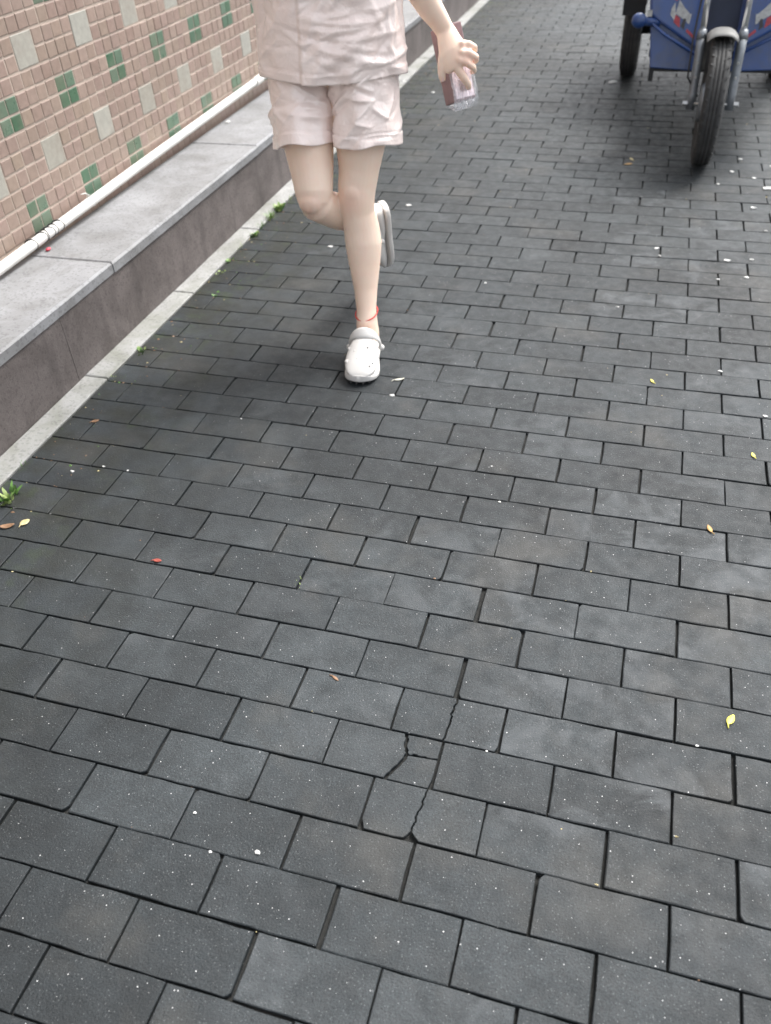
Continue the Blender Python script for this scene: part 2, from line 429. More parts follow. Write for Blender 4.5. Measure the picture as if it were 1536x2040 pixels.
# stones with an opened joint or broken up, (course, left column) -> shift or pieces
SPECIAL = {}
def pieces(cells): return cells
OPEN = {(0, 1.0): (0.00308, 0.0), (2, 1.0): (-0.00231, 0.0), (2, 2.0): (0.00231, 0.0), (4, 2.0): (0.00231, -0.00084), (4, 1.0): (-0.00154, 0.0), (9, 1.5): (0.0027, 0.0), (9, 0.5): (-0.00154, 0.0), (10, 1.0): (0.00154, 0.0), (3, 1.5): (0.0, -0.00126), (1, 0.5): (0.00154, 0.0)}
BROKEN = {(5, 1.5), (6, 1.0), (7, 1.5)}

stones = []
for v in range(-146, 28):
    y0 = -(v+1)*PV; y1 = -v*PV
    off = 0.0 if v % 2 == 0 else .5
    u = math.floor(KX/PU) - 1 + off
    while u*PU < 3.75:
        x0, x1 = u*PU, (u+1)*PU
        if x1 > KX+.02: stones.append((v, u, max(x0, KX+.001), x1, y0, y1))
        u += 1.0
def area(s):
    if (s[0], s[1]) in BROKEN: return 1e9
    q = [to_px((x, y, 0)) for x, y in ((s[2], s[4]), (s[3], s[4]), (s[3], s[5]), (s[2], s[5]))]
    if min(p[2] for p in q) < .1: return 0
    q = [(min(max(p[0], 0), 1536), min(max(p[1], 0), 2040)) for p in q]
    return abs(sum(q[i][0]*q[(i+1) % 4][1]-q[(i+1) % 4][0]*q[i][1] for i in range(4)))/2
stones.sort(key=area, reverse=True)
fieldV = []; fieldF = []
np_ = 0
def settle():
    return max(-.0011, min(.0011, random.gauss(0, .0007))), max(-.0009, min(.0009, random.gauss(0, .0006))), random.gauss(0, .0006), random.gauss(0, .004), random.gauss(0, .0045), random.gauss(0, .0028)
for s in stones:
    v, u, x0, x1, y0, y1 = s
    full = (x1-x0) > PU-.002
    dx, dy, dz, rx, ry, rz = settle()
    if x0 < -.3: dz *= .6
    if (v, u) in OPEN: dx += OPEN[(v, u)][0]; dy += OPEN[(v, u)][1]
    if (v, u) in BROKEN: continue
    k = random.randrange(len(VARS))
    c = Vector(((x0+x1)/2+dx, (y0+y1)/2+dy, dz)); R = Matrix.Rotation(rz, 3, 'Z') @ Matrix.Rotation(rx, 3, 'X') @ Matrix.Rotation(ry, 3, 'Y')
    flip = random.random() < .5
    if np_ < 294 and full:
        o = bpy.data.objects.new('paver', VARS[k][0]); o.parent = pave; COL.objects.link(o)
        o.location = c - pave.location; o.rotation_euler = (rx, ry, rz + (math.pi if flip else 0)); np_ += 1
    elif np_ < 294:
        VF = ring_brick(rect_poly(x0+GAP/2, x1-GAP/2, y0+GAP/2, y1-GAP/2, .0008))
        obj('paver', VF, MAT['paver'], pave); np_ += 1
    else:
        if full: V = VARS[k][1][0]
        else: V = [(p[0]-(x0+x1)/2, p[1]-(y0+y1)/2, p[2]) for p in ring_brick(rect_poly(x0+GAP/2, x1-GAP/2, y0+GAP/2, y1-GAP/2, .0008))[0]]
        F = VARS[k][1][1] if full else ring_brick(rect_poly(0, .1, 0, .1, 0))[1]
        n0 = len(fieldV)
        for p in V:
            q = R @ Vector((-p[0], -p[1], p[2]) if flip and full else p) + c; fieldV.append(tuple(q))
        fieldF += [tuple(i+n0 for i in f) for f in F]
fo = bpy.data.objects.new('paver_field', mesh('paver_field', [tuple(Vector(p)-pave.location) for p in fieldV], fieldF)); fo.parent = pave; COL.objects.link(fo)
fo.data.materials.append(MAT['paver_field']); fo['kind'] = 'stuff'

def crack(pts, jit=.0022, sub=5):
    out = []
    for a, c in zip(pts[:-1], pts[1:]):
        for k in range(sub):
            t = k/sub; out.append((a[0]+(c[0]-a[0])*t+(random.uniform(-jit, jit) if k else 0), a[1]+(c[1]-a[1])*t+(random.uniform(-jit, jit) if k else 0)))
    return out + [pts[-1]]
def shift(L, d): return [(p[0]+d, p[1]) for p in L]
def piece(poly, dz=0.0):
    obj('paver', ring_brick(poly, inset=.0009, drop=.0009, zt=dz), MAT['paver'], pave)
h = GAP/2
# course 5: stone split across the middle
y0, y1 = -6*PV+h, -5*PV-h
ck = crack([(.413, y1), (.410, -.545), (.411, -.572), (.406, y0)])
piece([(1.5*PU+h, y0)] + shift(ck[::-1], -.0017) + [(1.5*PU+h, y1), (1.5*PU+h-.001, -.56)], .0)
piece([(2.5*PU-h-.006, y0), (2.5*PU-h-.004, y0+.004), (2.5*PU-h-.001, y0+.012), (2.5*PU-h, y1)] + shift(ck, .0017), -.001)
# course 6: one large and two small fragments
y0, y1 = -7*PV+h, -6*PV-h
ck = crack([(.338, y1), (.342, -.637), (.350, -.652), (.341, -.680), (.324, y0)])
piece([(PU+h, y0)] + shift(ck[::-1], -.0032) + [(PU+h, y1)], .0)
ck2 = crack([(.352, -.6535), (.376, -.6520), (2*PU-h, -.6500)])
top = shift([p for p in ck if p[1] > -.651], .0030)
piece(shift(ck2, 0) [0:] + [(2*PU-h, y1+.0), (2*PU-.03, y1+.001)] + top, -.002)
bot = shift([p for p in ck if p[1] < -.655], .0030)
piece([bot[-1], (2*PU-h-.004, y0), (2*PU-h, y0+.02), (2*PU-h, -.6528), (.376, -.6546), (.353, -.6560)] + bot[:-1], -.003)
# course 7: split stone with lost corners
y0, y1 = -8*PV+h, -7*PV-h
ck = crack([(.404, y1), (.400, -.757), (.396, -.785), (.395, y0+.014)])
piece([(1.5*PU+h+.007, y0), (.368, y0-.001), (.384, y0+.001), (.389, y0+.006)] + shift(ck[::-1], -.0015) + [(1.5*PU+h, y1), (1.5*PU+h, y0+.016), (1.5*PU+h+.005, y0+.007)], .0)
piece([(.412, y0), (2.5*PU-h, y0), (2.5*PU-h+.0005, -.76), (2.5*PU-h, y1)] + shift(ck, .0015) + [(.402, y0+.008)], .001)

# ------------------------------------------------------------------ kerb, stone ledge, tiled wall
kerb = obj('kerb', bevbox(-.996, KX-.004, -3, 14, -.06, -.012, .002), MAT['joint'], kind='structure')
y = .42 - .606*6
while y < 13.8:
    obj('kerb_stone', bevbox(-.9895+random.uniform(-.001, .001), KX-.003+random.uniform(-.0015, .0015), y+.0025, y+.606-.0025, -.05, .0030+random.uniform(-.0010, .0010), .003, .0008, 6), MAT['kerb'], kerb); y += .606
LH = .252; WX = -1.305
ledge = empty('stone_ledge', (-1.15, 1.5, 0)); tag(ledge, 'low stone ledge with pale granite top and dark stained face below the tiled wall', 'ledge')
obj('core', box((-1.165, 5.5, .105), (.28, 17, .21)), MAT['render'], ledge)
y = 1.905 - 1.2*4
while y < 13.5:
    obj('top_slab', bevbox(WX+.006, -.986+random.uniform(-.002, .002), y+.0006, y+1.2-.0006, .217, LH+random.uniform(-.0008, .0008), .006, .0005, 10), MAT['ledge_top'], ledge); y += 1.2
y = .39 - 1.2*3
while y < 13.5:
    ins = random.uniform(-.0015, .0015)
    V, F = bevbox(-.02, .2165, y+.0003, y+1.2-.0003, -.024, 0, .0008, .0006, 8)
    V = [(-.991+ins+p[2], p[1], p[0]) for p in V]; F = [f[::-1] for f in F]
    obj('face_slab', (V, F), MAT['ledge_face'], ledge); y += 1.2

wall = empty('tiled_wall', (WX-.1, 2, 0)); tag(wall, 'pink mosaic tiled wall with green and grey checks along the left', 'wall')
obj('backing', box((WX-.108, 5.5, 1.25), (.2, 17, 2.5)), MAT['grout'], wall)
obj('coping', bevbox(WX-.24, WX+.05, -3.02, 14.02, 2.5, 2.58, .01), MAT['render'], wall)
TP, RH = .0543, .0508
Y0, Z0 = .84, .592              # centre of a green check, lower edge of its rows
tj = .0066
def tile_vf(wd, ht, c=.0022):
    d = .0012
    V = [(-.002, -wd/2, -ht/2), (-.002, wd/2, -ht/2), (-.002, wd/2, ht/2), (-.002, -wd/2, ht/2)]
    V += [(d-.0010, -wd/2, -ht/2), (d-.0010, wd/2, -ht/2), (d-.0010, wd/2, ht/2), (d-.0010, -wd/2, ht/2)]
    V += [(d, -wd/2+c, -ht/2+c), (d, wd/2-c, -ht/2+c), (d, wd/2-c, ht/2-c), (d, -wd/2+c, ht/2-c)]
    F = [(i, (i+1) % 4, 4+(i+1) % 4, 4+i) for i in range(4)] + [(4+i, 4+(i+1) % 4, 8+(i+1) % 4, 8+i) for i in range(4)] + [(8, 9, 10, 11)]
    return V, F
small = tile_vf(TP-.0042, RH-.0064); big = tile_vf(2*TP-.0042, 2*RH-.0064)
TM = {}
for kk, vf in (('pink', small), ('green', small), ('grey', big)):
    TM[kk] = mesh('tile', vf[0], vf[1]); TM[kk].materials.append(MAT[kk])
tiles = []
for r in range(-7, 37):                      # r = row above Z0
    for cidx in range(-60, 235):
        ph = r % 6; cy = cidx % 6
        yc = Y0 + (cidx-.5)*TP; zc = Z0 + (r+.5)*RH
        if zc < .25 or zc > 2.47 or yc < -2.9 or yc > 13.9: continue
        if ph in (0, 1) and cy in (0, 1): kind = 'green'
        elif ph in (3, 4) and cy in (3, 4):
            if ph == 3 and cy == 3: tiles.append(('grey', yc+TP/2, zc+RH/2))
            continue
        else: kind = 'pink'
        tiles.append((kind, yc, zc))
def tarea(t):
    a = [to_px((WX, t[1]+sy*.024, t[2]+sz*.022)) for sy, sz in ((-1, -1), (1, -1), (1, 1), (-1, 1))]
    if min(p[2] for p in a) < .1: return 0
    if not any(-20 < p[0] < 560 and -20 < p[1] < 600 for p in a): return 0
    return abs(sum(a[i][0]*a[(i+1) % 4][1]-a[(i+1) % 4][0]*a[i][1] for i in range(4)))
tiles.sort(key=tarea, reverse=True)
FV = {'pink': ([], []), 'green': ([], []), 'grey': ([], [])}
for i, (kk, yc, zc) in enumerate(tiles):
    jy, jz, jx = random.uniform(-.0010, .0010), random.uniform(-.0008, .0008), random.uniform(-.0010, .0006)
    if i < 298:
        o = bpy.data.objects.new('tile', TM[kk]); o.parent = wall; COL.objects.link(o)
        o.location = Vector((WX-.008+.0008+jx, yc+jy, zc+jz)) - wall.location
        o.rotation_euler = (random.uniform(-.012, .012), random.uniform(-.012, .012), random.uniform(-.012, .012))
    else:
        V, F = big if kk == 'grey' else small; n0 = len(FV[kk][0])
        FV[kk][0].extend((p[0]+WX-.0072+jx, p[1]+yc+jy, p[2]+zc+jz) for p in V); FV[kk][1].extend(tuple(q+n0 for q in f) for f in F)
V = []; F = []; mi = []
for q, kk in enumerate(('pink', 'green', 'grey')):
    n0 = len(V); V += FV[kk][0]; F += [tuple(a+n0 for a in f) for f in FV[kk][1]]; mi += [q]*len(FV[kk][1])
o = obj('tile_field', (V, F), [MAT['pink_field'], MAT['green_field'], MAT['grey_field']], wall, kind='stuff')
o.data.polygons.foreach_set('material_index', mi)

# white conduit along the foot of the wall
pipe = empty('conduit_pipe', (-1.277, .8, .252)); tag(pipe, 'white plastic conduit lying along the foot of the tiled wall', 'pipe')
def pz(y): return .2705 + max(0, y-.3)*.0265 + .004*math.sin(y*1.7)
ys = [-2.5+.15*i for i in range(63)]
obj('tube', tube([(-1.279+.003*math.sin(y*2.1), y, pz(y) if y > .3 else .2705) for y in ys], .0165, 18), MAT['pvc'], pipe, smooth=True)
obj('tube_coupling', tube([(-1.279, 2.60, pz(2.60)), (-1.279, 2.68, pz(2.68))], .0195, 18), MAT['pvc'], pipe, smooth=False)
def ringtube(c, r, t=.0016, tilt=0.0, n=24):
    P = []
    for k in range(n+1):
        a = 2*math.pi*k/n; P.append((c[0]+r*math.cos(a), c[1]+tilt*math.cos(a), c[2]+r*math.sin(a)))
    return tube(P, t, 6)
for y, tl in ((.712, .008), (.770, .010), (.792, -.006), (.812, .012), (.838, .004), (.868, .010)):
    obj('wire_wrap', ringtube((-1.279, y, pz(y)), .0180, .0026, tl), MAT['wire'], pipe, smooth=True)
obj('cable_tie', merge(ringtube((-1.279, 1.085, pz(1.085)), .0178, .0018, .002), tube([(-1.279, 1.085, pz(1.085)+.018), (-1.288, 1.075, pz(1.085)+.030), (-1.290, 1.050, pz(1.085)+.034)], [.003, .0022, .0014], 6)), MAT['pvc'], pipe, smooth=True)
t = obj('plastic_scrap', ball((-1.252, .752, .2565), (.008, .012, .004), 8, 5), MAT['redplastic'], smooth=True); tag(t, 'tiny red plastic scrap under the wire-wrapped conduit', 'litter')


# ------------------------------------------------------------------ blue cargo tricycle
FX, FY, FR = .850, 2.735, .256            # front wheel centre and radius
tri = empty('cargo_tricycle', (FX, 3.5, 0)); tag(tri, 'blue three-wheeled cargo tricycle parked on the right, front wheel towards us', 'tricycle')
def tyre_prof(wd, ro, ri):
    h = wd/2
    P = [(-h*.62, ri), (-h*.95, ri+(ro-ri)*.35), (-h, ri+(ro-ri)*.6), (-h*.86, ro-.012), (-h*.66, ro-.0045)]
    for a, b2 in ((-.42, -.34), (-.06, .02), (.30, .38)):
        P += [(h*a-.001, ro-.0012*abs(a)*3), (h*a, ro-.005), (h*b2, ro-.005), (h*b2+.001, ro-.0012*abs(b2)*3)]
    P += [(h*.66, ro-.0045), (h*.86, ro-.012), (h, ri+(ro-ri)*.6), (h*.95, ri+(ro-ri)*.35), (h*.62, ri)]
    return P
def wheel(cx, cy, r, wd, name):
    ri = r*.66
    wv = obj(name, lathe_x([(-.03, ri*.30), (-.032, ri*.4), (-.03, ri*.86), (-wd*.34, ri*.98), (-wd*.34, ri+.004), (-wd*.2, ri-.012), (wd*.2, ri-.012), (wd*.34, ri+.004), (wd*.34, ri*.98), (.03, ri*.86), (.032, ri*.4), (.03, ri*.30)], cx, cy, r, 40), MAT['alloy'], tri, smooth=True)
    obj('tyre', lathe_x(tyre_prof(wd, r, ri), cx, cy, r, 64), MAT['tyre'], wv, smooth=True)
    knobs = []
    n = 34
    for k in range(n):                       # slanted tread blocks on both shoulders
        for sgn in (-1, 1):
            a = 2*math.pi*(k + (.25 if sgn > 0 else 0))/n
            R = Matrix.Rotation(a, 3, 'X')
            bx_ = box((0, 0, 0), (wd*.30, .010, .007), Matrix.Rotation(sgn*.55, 3, 'Z'))
            knobs.append(([tuple(R @ (Vector(p) + Vector((sgn*wd*.27, 0, r-.0045-(.0015)))) + Vector((cx, cy, r))) for p in bx_[0]], bx_[1]))
    obj('tread', merge(*knobs), MAT['tyre'], wv, kind='stuff')
    obj('hub', lathe_x([(-.052, 0), (-.052, .030), (-.036, .042), (.036, .042), (.052, .030), (.052, 0)], cx, cy, r, 24), MAT['alloy'], wv, smooth=False)
    return wv
wheel(FX, FY, FR, .088, 'front_wheel')
RY = 4.33
for x in (.425, FX*2-.425):
    wheel(x, RY, .252, .10, 'rear_wheel')
# fork: grey lower legs, chrome stanchions, axle
rake = .30
fork = obj('fork', merge(*[tube([(FX+s*.082, FY+.004, FR-.03), (FX+s*.082, FY+.012, FR+.03), (FX+s*.083, FY+rake*.16, FR+.18), (FX+s*.084, FY+rake*.235, FR+.245)], [.019, .0185, .0195, .0215], 16) for s in (-1, 1)]), MAT['alloy'], tri, smooth=True)
for s in (-1, 1):
    obj('stanchion', tube([(FX+s*.084, FY+rake*.23, FR+.24), (FX+s*.085, FY+rake*.62, FR+.64)], .0135, 16), MAT['chrome'], fork, smooth=True)
    obj('dust_seal', tube([(FX+s*.084, FY+rake*.225, FR+.236), (FX+s*.084, FY+rake*.262, FR+.272)], [.023, .018], 16), MAT['alloy'], fork, smooth=True)
    obj('axle_nut', tube([(FX+s*.098, FY, FR-.005), (FX+s*.118, FY, FR-.005)], .0115, 6), MAT['bolt'], fork)
obj('axle', tube([(FX-.10, FY, FR-.005), (FX+.10, FY, FR-.005)], .0075, 10), MAT['bolt'], fork, smooth=True)
obj('fork_bridge', box((FX, FY+rake*.66, FR+.66), (.23, .07, .035)), MAT['rubber'], fork)
obj('brake_cable', tube([(FX-.06, FY+.02, FR+.02), (FX-.115, FY+.01, FR+.10), (FX-.118, FY+.06, FR+.24), (FX-.108, FY+.13, FR+.40), (FX-.10, FY+.20, FR+.60)], .0042, 8), MAT['rubber'], fork, smooth=True)
obj('brake_drum', lathe_x([(-.050, .02), (-.050, .070), (-.040, .078), (-.028, .078)], FX, FY, FR, 28), MAT['alloy'], fork, smooth=True)
for s in (-1, 1):
    for zz in (.10, .155):
        obj('fork_bolt', tube([(FX+s*.083, FY+rake*zz*.9-.016, FR+zz), (FX+s*.083, FY+rake*zz*.9-.026, FR+zz)], .006, 6), MAT['bolt'], fork)
# front mudguard, an arched channel over the tyre
def guard(cx, cy, cz, r, a0, a1, wd, n=14, m=9, depth=.028):
    V = []; F = []
    for i in range(n+1):
        a = math.radians(a0+(a1-a0)*i/n)
        for k in range(m):
            t = -1+2*k/(m-1); rr = r - depth*abs(t)**3
            V.append((cx+t*wd/2, cy-rr*math.cos(a), cz+rr*math.sin(a)))
    for i in range(n):
        for k in range(m-1): F.append((i*m+k, i*m+k+1, (i+1)*m+k+1, (i+1)*m+k))
    return V, F
mg = obj('mudguard', guard(FX-.002, FY, FR, .292, 74, 165, .128), MAT['beige'], tri, smooth=True)
md = mg.modifiers.new('thick', 'SOLIDIFY'); md.thickness = .004
# leg shield: recessed lower panel, two proud flanks that meet in a V, dark centre
SY = 3.02
def zy(z): return SY + (z-.33)*.22                       # the shield leans back
def sheet(pts, off=0.0, th=.02):
    n = len(pts)
    V = [(p[0], zy(p[1])-off, p[1]) for p in pts] + [(p[0], zy(p[1])-off+th, p[1]) for p in pts]
    F = [tuple(range(n)), tuple(range(2*n-1, n-1, -1))] + [(i, n+i, n+(i+1) % n, (i+1) % n) for i in range(n)]
    return V, F
def bev(o, wd=.006, seg=2):
    m_ = o.modifiers.new('bev', 'BEVEL'); m_.width = wd; m_.segments = seg; m_.limit_method = 'ANGLE'; return o
for s in (-1, 1):
    q = lambda L: [(FX+s*p[0], p[1]) for p in (L if s < 0 else L)]
    P = q([(.286, .328), (.075, .318), (.075, .60), (.335, .66), (.305, .47)])
    bev(obj('lower_panel', sheet(P if s > 0 else P[::-1], 0), MAT['blue'], tri))
    P = q([(.318, .545), (.255, .505), (.085, .410), (.075, .98), (.33, 1.0), (.345, .72)])
    bev(obj('flank_panel', sheet(P if s > 0 else P[::-1], .045, .04), MAT['blue'], tri), .014, 3)
    # V-shaped rib along the lower edge of the flank
    obj('rib', tube([(FX+s*.300, zy(.512)-.048, .512), (FX+s*.24, zy(.472)-.052, .472), (FX+s*.09, zy(.395)-.055, .395)], .0085, 8, flat=.8), MAT['blue'], tri, smooth=True)
    # printed graphic on the flank: pale slashes, a red block, dark strokes
    def dec(L, mat, off): obj('decal', sheet((lambda A: A if s > 0 else A[::-1])([(FX+s*p[0], p[1]) for p in L]), off, .0015), MAT[mat], tri)
    dec([(.228, .548), (.206, .524), (.202, .535), (.214, .595), (.226, .572)], 'decal_white_shaded', .0475)
    dec([(.210, .520), (.180, .498), (.184, .535), (.204, .548)], 'decal_red_shaded', .0482)
    dec([(.206, .552), (.150, .520), (.140, .548), (.168, .572), (.196, .603)], 'decal_white_shaded', .0476)
    dec([(.176, .505), (.160, .490), (.156, .530), (.166, .535)], 'decal_dark', .0484)
    dec([(.152, .518), (.140, .512), (.136, .552), (.146, .548)], 'decal_white_shaded', .0486)
    dec([(.150, .484), (.108, .452), (.106, .462), (.146, .494)], 'decal_red_shaded', .0476)
    dec([(.222, .606), (.206, .600), (.200, .622), (.212, .632)], 'decal_red_shaded', .0476)
bev(obj('centre_panel', sheet([(FX-.077, .40), (FX+.077, .40), (FX+.077, 1.0), (FX-.077, 1.0)], -.03, .02), MAT['navy'], tri), .004)
obj('under_tray', box((FX, SY+.33, .325), (.54, .62, .03)), MAT['rubber'], tri)
for s in (-1, 1):
    obj('footpeg_strut', box((FX+s*.276, SY+.02, .305), (.022, .03, .07)), MAT['rubber'], tri)
    side = obj('bumper_bar', merge(tube([(FX+s*.27, SY+.02, .515), (FX+s*.345, SY+.012, .520)], .019, 14), ball((FX+s*.362, SY+.010, .522), (.034, .030, .032), 18, 12)), MAT['blue'], tri, smooth=True)
    obj('bar_clamp', box((FX+s*.318, SY+.016, .552), (.020, .024, .026)), MAT['bolt'], tri)
# frame, floor, seat, handlebar, headlamp and cargo bed (above the picture)
obj('steering_head', tube([(FX, FY+.19, .86), (FX, FY+.27, 1.12)], .03, 14), MAT['rubber'], tri, smooth=True)
hb = obj('handlebar', tube([(FX-.34, FY+.42, 1.05), (FX-.2, FY+.30, 1.10), (FX, FY+.27, 1.12), (FX+.2, FY+.30, 1.10), (FX+.34, FY+.42, 1.05)], .011, 10), MAT['chrome'], tri, smooth=True)
for s in (-1, 1): obj('grip', tube([(FX+s*.34, FY+.42, 1.05), (FX+s*.40, FY+.50, 1.04)], .017, 10), MAT['rubber'], hb, smooth=True)
hl = obj('headlamp', ball((FX, FY+.15, .93), (.09, .07, .08), 18, 12), MAT['blue'], tri, smooth=True)
obj('lens', ball((FX, FY+.115, .93), (.072, .045, .065), 18, 12), MAT['lamp'], hl, smooth=True)
obj('floor', box((FX, 3.42, .36), (.60, .50, .03)), MAT['rubber'], tri)
for s in (-1, 1): obj('frame_rail', box((FX+s*.2, 3.95, .40), (.05, 1.6, .06)), MAT['rubber'], tri)
bev(obj('seat', box((FX, 3.62, .80), (.42, .34, .12)), MAT['seat'], tri), .03, 3)
bev(obj('seat_box', box((FX, 3.64, .56), (.40, .32, .36)), MAT['blue'], tri), .01)
bed = bev(obj('cargo_bed', box((FX, 4.42, .60), (.96, 1.20, .05)), MAT['blue'], tri), .006)
for c, sz in (((FX-.47, 4.42, .78), (.025, 1.20, .32)), ((FX+.47, 4.42, .78), (.025, 1.20, .32)), ((FX, 3.83, .78), (.92, .025, .32)), ((FX, 5.01, .78), (.92, .025, .32))):
    obj('side_board', box(c, sz), MAT['blue'], bed)
obj('rear_axle', tube([(.46, RY, .252), (FX*2-.46, RY, .252)], .03, 12), MAT['rubber'], tri, smooth=True)
for s in (-1, 1):
    gd = obj('rear_mudguard', guard(FX+s*.425, RY, .252, .300, 35, 150, .13), MAT['rubber'], tri, smooth=True); gd.modifiers.new('thick', 'SOLIDIFY').thickness = .004
    obj('mud_flap', box((FX+s*.425, RY-.262, .405), (.125, .008, .085)), MAT['rubber'], tri)

# ------------------------------------------------------------------ running person
per = empty('person', (-.2, .85, 0)); tag(per, 'person in blush satin shirt and shorts and white clogs, running with a box in hand', 'person')
def sec(c, rx, ry, t=None, e=2.0):
    """ring across the direction t (default vertical), rx sideways, ry front-back"""
    t = Vector(t).normalized() if t is not None else Vector((0, 0, 1))
    u = Vector((1, 0, 0)) - t*t.x; u.normalize(); v = t.cross(u)
    return (c, u*rx, v*ry, e)
def limb(S, n=28):
    P = [Vector(s[0]) for s in S]; out = []
    for i, s in enumerate(S):
        t = P[min(i+1, len(P)-1)] - P[max(i-1, 0)]
        out.append(sec(P[i], s[1], s[2], -t))
    return loft(out, n)
stand = limb([((-.195, .955, .85), .070, .075), ((-.192, .950, .80), .088, .095), ((-.190, .922, .70), .083, .088), ((-.184, .898, .60), .074, .077), ((-.188, .876, .52), .0585, .064),
              ((-.193, .862, .475), .0555, .060), ((-.194, .853, .445), .0535, .058), ((-.190, .848, .405), .049, .053), ((-.182, .848, .36), .0535, .058), ((-.176, .840, .315), .0555, .060), ((-.170, .818, .255), .047, .050),
              ((-.162, .790, .19), .0355, .039), ((-.156, .766, .135), .0300, .036), ((-.153, .755, .10), .032, .040), ((-.151, .752, .06), .034, .046), ((-.15, .75, .03), .03, .05)])
foot1 = limb([((-.155, .79, .045), .028, .030), ((-.150, .74, .055), .032, .036), ((-.142, .69, .050), .036, .030), ((-.13, .62, .036), .040, .018), ((-.125, .575, .03), .032, .013)])
bent = limb([((-.355, .955, .85), .070, .075), ((-.358, .950, .80), .088, .095), ((-.346, .902, .70), .081, .086), ((-.328, .852, .60), .073, .077), ((-.311, .815, .53), .062, .066), ((-.300, .786, .478), .054, .058), ((-.298, .776, .452), .046, .048)])
CT = Vector((-.10, .35, -.93)).normalized(); CU = Vector((-.75, -.60, -.20)); CU = (CU - CT*CU.dot(CT)).normalized(); CH = Vector((-.178, 1.102, .343))
def cf(s_, z_): return tuple(CH + CT*s_*.252 + CU*z_)
foot2 = limb([(cf(.10, .052), .030, .028), (cf(.22, .058), .031, .032), (cf(.40, .055), .032, .030), (cf(.58, .044), .036, .022), (cf(.76, .034), .036, .015), (cf(.90, .028), .026, .010)])
shin2 = limb([((-.300, .772, .470), .040, .042), ((-.297, .792, .450), .052, .052), ((-.284, .835, .420), .051, .050), ((-.262, .885, .390), .055, .053), ((-.247, .935, .366), .050, .050), ((-.237, .995, .338), .038, .039), ((-.230, 1.040, .316), .031, .033), ((-.225, 1.066, .303), .031, .033), (cf(.15, .045), .029, .031)])
patella = merge(ball((-.194, .814, .468), (.029, .018, .034), 18, 12), tube([(-.193, .812, .435), (-.190, .806, .412), (-.187, .804, .395)], [.012, .0125, .010], 10))
patella2 = ball((-.301, .757, .466), (.038, .030, .036), 18, 12)
torso = loft([sec((-.276, .958, .735), .085, .075), sec((-.276, .960, .78), .150, .105), sec((-.277, .962, .83), .168, .118), sec((-.278, .960, .90), .155, .108), sec((-.278, .955, .98), .130, .092), sec((-.278, .952, 1.05), .125, .088), sec((-.278, .950, 1.14), .140, .098),
              sec((-.278, .948, 1.22), .155, .100), sec((-.278, .950, 1.29), .160, .085), sec((-.278, .948, 1.325), .115, .065), sec((-.278, .942, 1.35), .062, .056), sec((-.278, .935, 1.42), .050, .052), sec((-.278, .925, 1.46), .048, .055)], 32)
head = merge(ball((-.278, .915, 1.535), (.073, .090, .108), 28, 20), ball((-.278, .880, 1.475), (.048, .052, .050), 18, 12), ball((-.278, .824, 1.520), (.012, .016, .018), 12, 8), ball((-.278, .829, 1.540), (.007, .010, .026), 10, 8),
             *[ball((-.278+s*.074, .925, 1.525), (.010, .018, .030), 12, 8) for s in (-1, 1)])
# arm with the box (her left): shoulder, elbow, wrist
armL = limb([((-.125, .955, 1.285), .046, .050), ((-.108, .962, 1.22), .043, .046), ((-.085, .972, 1.12), .038, .041), ((-.066, .980, 1.04), .035, .037), ((-.052, .988, 1.00), .036, .038), ((-.030, 1.005, .952), .038, .037), ((-.004, 1.022, .905), .034, .032), ((.018, 1.034, .872), .0285, .025), ((.032, 1.040, .848), .0265, .021)], 24)
# the other arm, bent at the elbow
armR = limb([((-.432, .955, 1.285), .046, .050), ((-.455, .975, 1.22), .043, .046), ((-.485, 1.02, 1.13), .038, .041), ((-.500, 1.045, 1.085), .036, .038)], 20)
foreR = limb([((-.502, 1.055, 1.08), .034, .034), ((-.500, 1.00, 1.10), .037, .037), ((-.488, .92, 1.13), .031, .030), ((-.478, .86, 1.15), .025, .022), ((-.470, .80, 1.165), .030, .020), ((-.465, .765, 1.165), .028, .016)], 20)
def finger(P, R): return tube(P, R, 10)
fingR = []
for k in range(4):
    x = -.482+.012*k; fingR.append(finger([(x, .775, 1.178-.010*k), (x+.004, .735, 1.180-.012*k), (x+.014, .722, 1.160-.012*k), (x+.018, .740, 1.145-.012*k)], [.0092, .0088, .0082, .007]))
fingR.append(finger([(-.452, .81, 1.175), (-.438, .775, 1.185), (-.445, .748, 1.182)], [.011, .010, .008]))

# box axes: long axis runs down and a little towards the viewer
BA = Vector((.29, -.24, -.93)).normalized(); BC = Vector((.050, 1.060, .762))
d1 = Vector((-.76, -.65, 0)); d1 = (d1 - BA*d1.dot(BA)).normalized(); d2 = BA.cross(d1).normalized()
if d2.y > 0: d2 = -d2
BW, BL = .066, .195
def bp(a, p, q): return BC + BA*a + d1*p + d2*q          # along the axis, out of the left face, out of the right face
